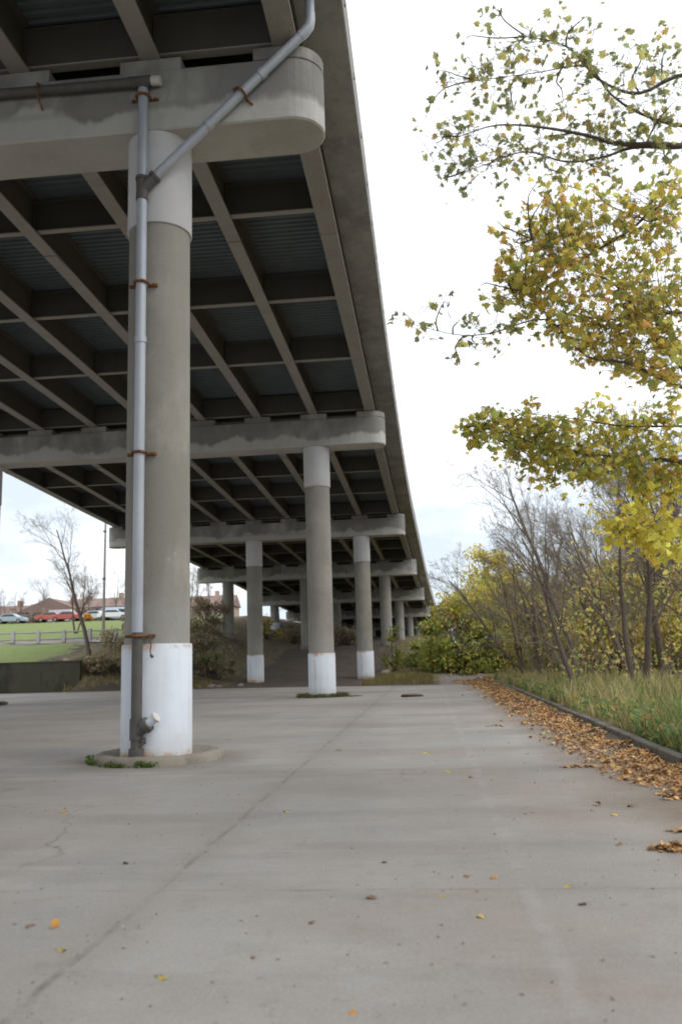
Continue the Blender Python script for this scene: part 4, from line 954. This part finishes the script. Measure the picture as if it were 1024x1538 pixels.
def brick(name, a, b):
    t = NT(name); bt = t.n.new('ShaderNodeTexBrick'); bt.inputs['Scale'].default_value = 2.2
    bt.inputs['Color1'].default_value = (*a, 1); bt.inputs['Color2'].default_value = (*b, 1); bt.inputs['Mortar'].default_value = (.32, .28, .25, 1)
    t.l.new(t.loc, bt.inputs[0]); c = t.mix(.3, bt.outputs[0], t.mix(t.noise(1.2, 4, .6), a, b)); return t.done(c, .9)
M['brickr'] = brick('red_brick', (.34, .19, .16), (.28, .16, .14)); M['brickt'] = brick('tan_brick', (.44, .31, .25), (.38, .27, .22)); M['roof'] = simple('brown_shingles', (.24, .17, .15), .9, 0, .3, 4); M['win'] = simple('window_pane', (.07, .08, .10), .15); M['trim'] = simple('pale_trim', (.55, .53, .50), .6)
def house(label, x, y, W, D, H, rh, m, rz=0, gable='x', wins=4):
    t = thing('brick_house', label, 'house', (x, y, g(x, y) - .2), rz, 'brick houses beyond the parked cars')
    MB().box(-W / 2, W / 2, -D / 2, D / 2, -1, H).build('wall', m, t)
    o = .4; mb = MB()
    if gable == 'x': vv = [(-W / 2 - o, -D / 2 - o, H), (W / 2 + o, -D / 2 - o, H), (W / 2 + o, D / 2 + o, H), (-W / 2 - o, D / 2 + o, H), (-W / 2 - o, 0, H + rh), (W / 2 + o, 0, H + rh)]
    else: vv = [(-W / 2 - o, D / 2 + o, H), (-W / 2 - o, -D / 2 - o, H), (W / 2 + o, -D / 2 - o, H), (W / 2 + o, D / 2 + o, H), (0, D / 2 + o, H + rh), (0, -D / 2 - o, H + rh)]
    if gable == 'x': fc = [(0, 1, 5, 4), (2, 3, 4, 5), (0, 4, 3), (1, 2, 5), (0, 3, 2, 1)]
    else: fc = [(1, 5, 4, 0), (2, 3, 4, 5), (1, 2, 5), (0, 4, 3), (0, 3, 2, 1)]
    mb.add([(a, b, c + .003) for a, b, c in vv], fc); rf = mb.build('roof', M['roof'], t)
    ch = MB().box(W * .22, W * .22 + .9, -.4, .5, H + rh * .3, H + rh + 1.0).build('chimney', m, rf)
    for fl in range(2 if H > 4.5 else 1):
        for k in range(wins):
            wx = -W / 2 + W * (k + .5) / wins; wz = 1.0 + fl * 2.9
            fr = MB().box(wx - .62, wx + .62, -D / 2 - .06, -D / 2 - .003, wz - .08, wz + 1.5).build('window', M['trim'], t)
            MB().box(wx - .5, wx + .5, -D / 2 - .075, -D / 2 - .062, wz, wz + 1.4).build('pane', M['win'], fr)
    MB().box(-W * .08 - .5, -W * .08 + .5, -D / 2 - .05, -D / 2 - .003, 0, 2.1).build('door', M['win'], t)
    return t
for lab, px, Y, W, D, H, rh, mk, gb_, wn in [
    ('long low red brick house with a brown roof at the far left', 8, 175, 13, 9, 4.2, 2.6, 'brickr', 'x', 4), ('low brick house with a pale gable left of the tallest house', 34, 178, 9, 9, 3.6, 2.6, 'brickt', 'y', 2),
    ('tallest red brick house with a steep gable above the red car', 88, 172, 13, 10, 4.6, 2.9, 'brickr', 'y', 3), ('brown brick house right of the steep gabled one', 115, 180, 12, 9, 5.0, 2.6, 'brickr', 'x', 4),
    ('tan brick block right of the bare tree, beside the utility pole', 158, 176, 14, 10, 5.6, 2.2, 'brickt', 'x', 5), ('brick house partly hidden by the brush between the near and second columns', 300, 185, 16, 10, 5.6, 2.6, 'brickt', 'x', 5)]:
    house(lab, at(px, 920, Y).x, Y, W, D, H, rh, M[mk], .05, gb_, wn)
M['wood'] = simple('pole_wood', (.30, .27, .25), .9, 0, .3, 5)
up = at(155, 970, 75); pl = thing('utility_pole', 'slim weathered utility pole on the lawn left of the near column', 'utility pole', (up.x, 75, g(up.x, 75)))
under(MB().tube([(up.x, 75, g(up.x, 75) - .5), (up.x + .05, 75, 15.2)], [.15, .09], 10, True).build('pole', M['wood']), pl)
for hz in (9.5, 13.9): under(MB().tube([(up.x, 75, hz), (up.x, 75, hz + .14)], .17, 10, True).build('band', M['castiron']), pl)
place_tree(1, -24.6, 60.5, 1.0, -.6, 'bare tree with a crooked leaning trunk at the right end of the retaining wall', 'bare trees on the left bank', (0.02, -.10))
place_tree(2, -33.5, 79, .8, .5, 'small bare tree behind the railing left of the utility pole', 'bare trees on the left bank')
place_tree(1, -27.5, 84, .8, 2.1, 'bare tree in the brush right of the near column', 'bare trees on the left bank')
place_tree(2, -27.8, 96, .9, 3.6, 'second bare tree behind the brush right of the near column', 'bare trees on the left bank')
r = random.Random(808)
for px, Y, s in [(6, 160, 1.0), (28, 150, .85), (58, 150, .95), (72, 185, 1.2), (110, 158, .9), (135, 162, 1.0), (150, 195, 1.3), (172, 150, 1.0), (-20, 165, 1.0), (190, 165, 1.1), (215, 155, 1.0), (285, 150, 1.0), (300, 130, .9), (318, 160, 1.1), (330, 118, .9), (395, 170, 1.2), (420, 150, 1.0)]:
    place_tree(r.randrange(4), at(px, 930, Y).x, Y, s, r.uniform(0, 6), 'far bare tree standing among the houses beyond the parked cars', 'far bare trees on the left')
BRN = [(4, (.38, .29, .20)), (2, (.34, .32, .16)), (3, (.50, .40, .28)), (.8, (.26, .29, .11))]
for lab, x, y, W, D, H, n_, cols, sd_ in [
    ('tangled brown bramble at the foot of the crooked leaning tree', -22.6, 58.5, 4.0, 2.6, 1.9, 1900, BRN, 81), ('low olive bramble on the bank just left of the near column', -19.6, 59.5, 5.0, 3.0, 2.4, 2600, BRN, 82), ('brown scrub higher on the bank, left of the near column', -22.6, 64.5, 5.5, 3.0, 2.6, 2200, BRN, 88),
    ('tall brown and green scrub right of the near column', -17.6, 66, 5.0, 3.0, 4.6, 1500, BRN + [(.8, (.26, .32, .11))], 83), ('dense green scrub at the foot of the tall brown one', -16.2, 63.5, 4.0, 2.4, 2.3, 1700, BRN + [(2, (.24, .31, .10))], 84),
    ('yellow scrub between the left columns under the deck', -18.2, 96, 5.0, 3, 2.8, 1500, YEL + BRN, 85), ('tan scrub far behind, left of the second column', -16.5, 122, 8.0, 3, 4.5, 1800, [(3, (.36, .26, .13)), (3, (.24, .24, .08))], 86),
    ('dark scrub on the earth slope between the third and fourth piers', -9.2, 92, 5.0, 2.5, 1.8, 1300, BRN, 89), ('low brown scrub on the slope right of the fourth pier middle column', -10.5, 104, 6.0, 2.5, 2.0, 1300, BRN, 90), ('brown scrub under the far deck, left of the pale foot', -15.8, 101, 4.0, 2.5, 2.2, 1200, BRN, 93),
    ('grey brown scrub on the bank behind the left column of the third pier', -22, 84, 7, 3, 4.0, 2200, BRN, 87)]:
    shrub('scrub', lab, 'scrub', x, y, W, D, H, n_, cols, sd_, .17, clumps=24)

# rubble, weeds, debris
M['debris'] = simple('rusty_debris', (.20, .135, .10), .95, 0, .4, 8)
M['rubble'] = concrete('rubble_concrete', (.42, .33, .28), (.2, .17, .14), None, 3, streak=False)
def chunk(label, x, y, s, seed, grp='broken lumps by the pavement edge', squash=.45, mat='rubble', name='broken_slab'):
    me = bpy.data.meshes.new(name); import bmesh
    bm = bmesh.new(); bmesh.ops.create_icosphere(bm, subdivisions=2, radius=1)
    for v in bm.verts:
        k = 1 + .35 * mnoise.noise(v.co * 1.3 + Vector((seed, 0, 0))); v.co = Vector((v.co.x * s * k, v.co.y * s * .7 * k, max(-.2, v.co.z * squash * k) * s))
    bm.to_mesh(me); bm.free(); me.materials.append(M[mat]); o = bpy.data.objects.new(name, me); C.objects.link(o)
    o.location = (x, y, g(x, y) + .03 * s); o.rotation_euler = (.1, -.1, seed); return tag(o, label, 'rubble', grp)
for px, py, s, lab in [(318, 1006, .42, 'pinkish broken slab on the bare earth right of the near column'), (300, 1012, .26, 'small pinkish lump left of the broken slab'), (338, 982, .5, 'pale lump of rubble at the foot of the green scrub'), (362, 1022, .32, 'brown lump against the left white sleeve of the third pier'), (330, 1000, .22, 'grey stone beside the broken slab'), (722, 1003, .5, 'flat pale slab lying under the edge of the green bush'), (100, 1026, .35, 'pale stone at the right end of the retaining wall'), (578, 966, .45, 'pale stone below the fourth pier')]:
    Y = 58.0 if py > 995 else 66.0
    q = at(px, py, Y); chunk(lab, q.x, Y, s, px % 17)
q = atg(620, 1046)
chunk('flat rusty brown mound of debris on the pavement right of the second column', q.x, q.y, .62, 4, None, .16, 'debris', 'debris_mound')
def tuft(label, x, y, rad, n, cols, seed, h=.3, inner_r=.0, z0=0.0):
    r = random.Random(seed); mb = MB()
    for i in range(n):
        a = r.uniform(0, 6.3); q = inner_r + (rad - inner_r) * r.random() ** .7; p = Vector((math.cos(a) * q, math.sin(a) * q, z0)); hh = h * r.uniform(.3, 1)
        if r.random() < .5:
            u = rv(r) * .008; e = p + Vector((r.gauss(0, .5) * hh, r.gauss(0, .5) * hh, hh)); mb.add([p - u, p + u, e], [(0, 1, 2)], False, pick(r, cols))
        else: leafquad(mb, p + Vector((0, 0, hh * .6)), r.uniform(.03, .07), r, pick(r, cols))
    o = mb.build('weed_tuft', M['blade']); o.location = (x, y, 0); return tag(o, label, 'weeds', 'weeds round the column feet')
WG = [(4, (.08, .16, .03)), (2, (.14, .20, .05)), (1, (.25, .20, .08))]; WB = [(3, (.17, .15, .06)), (3, (.12, .14, .05)), (2, (.24, .17, .09))]
def arc_weeds(label, a0, a1, n, seed, h):
    r = random.Random(seed); mb = MB(); cx, cy = COLX[0] + .06, 14.75; am = R((a0 + a1) / 2); ox, oy = cx + 1.14 * math.cos(am), cy + 1.14 * math.sin(am)
    for i in range(n):
        a = R(r.gauss((a0 + a1) / 2, (a1 - a0) / 4)); q = 1.12 + abs(r.gauss(0, .045)); k = max(.15, .6 + mnoise.noise((a * 6, seed, 0)))
        p = Vector((cx + q * math.cos(a) - ox, cy + q * math.sin(a) - oy, 0)); hh = h * k * r.random()
        if r.random() < .4:
            u = rv(r) * .006; mb.add([p - u, p + u, p + Vector((r.gauss(0, .4) * hh, r.gauss(0, .4) * hh, hh * 1.5))], [(0, 1, 2)], False, pick(r, WG))
        else: leafquad(mb, p + Vector((r.gauss(0, .02), r.gauss(0, .02), hh)), r.uniform(.018, .045), r, pick(r, WG))
    o = mb.build('weed_tuft', M['blade']); o.location = (ox, oy, .005); tag(o, label, 'weeds', 'weeds round the column feet')
arc_weeds('green weeds at the left edge of the near column ring', 185, 225, 300, 1, .13)
arc_weeds('bright green weeds in front of the near column ring', 236, 262, 260, 2, .08)
arc_weeds('dark green weed clump at the front right of the near column ring', 268, 284, 220, 3, .12)
tuft('brownish weeds ringing the second column foot', COLX[0], 38.2, 1.15, 2600, WB + WG, 4, .26, .64)
tuft('scrappy weeds on the pavement right of the second column ring', -3.4, 37.9, .45, 200, WG, 5, .07)
tuft('brown weeds round the left column at the picture edge', COLX[2], 38.2, 1.2, 1500, WB, 6, .25, .64)
# dead grass on the earth near the third pier
r = random.Random(313); mb = MB()
for i in range(9000):
    k = r.random()
    if k < .45: x, y = r.uniform(-4.2, .6), r.uniform(52.5, 64)
    elif k < .7: x, y = r.uniform(-24, -15), r.uniform(54, 62)
    else: x, y = r.uniform(-3, 3.5), r.uniform(62, 90)
    if mnoise.noise((x * .5, y * .4, 40)) < -.05 or (x > .2 and y < 62): continue
    h = r.uniform(.1, .5); a = r.uniform(0, 6.3); u = Vector((math.cos(a), math.sin(a), 0)) * .025; b = Vector((x, y, g(x, y) - .02)); e = b + rv(r) * h * .5 + Vector((0, 0, h))
    mb.add([b - u, b + u, e], [(0, 1, 2)], False, pick(r, [(3, (.30, .25, .10)), (2, (.19, .21, .06)), (2, (.33, .22, .09))]))
tag(mb.build('dead_grass', M['blade']), kind='stuff')

shrub('hedge', 'long grey brown overgrown fence line behind the parked cars', 'hedge', at(90, 930, 133).x, 133, 62, 2.0, 2.6, 9000, [(3, (.30, .24, .20)), (2, (.36, .30, .26)), (1, (.28, .28, .14))], 91, .34, clumps=120, low=.1)

r = random.Random(515); mb = MB()
for i in range(1100):                       # grit, twig ends and leaf crumbs on the slab
    y = 3.6 + r.random() ** 1.8 * 26; x = r.uniform(-3.2 - y * .42, min(2.6, -.4 + y * .30) + .3); s_ = r.uniform(.004, .011) * (1 + y * .03)
    if r.random() < .22 and y < 18:            # more of it swept along the joint
        x = -2.02 + r.gauss(0, .07); s_ *= .7
    p = Vector((x, y, .008)); leafquad(mb, p, s_ * 1.6, r, pick(r, [(2, (.21, .19, .165)), (3, (.27, .24, .20)), (2, (.44, .42, .39)), (1, (.38, .27, .16))]), (Vector((0, 0, 1)) + rv(r) * .5).normalized(), r.uniform(1, 2.5))
tag(mb.build('grit', M['litter']), kind='stuff')
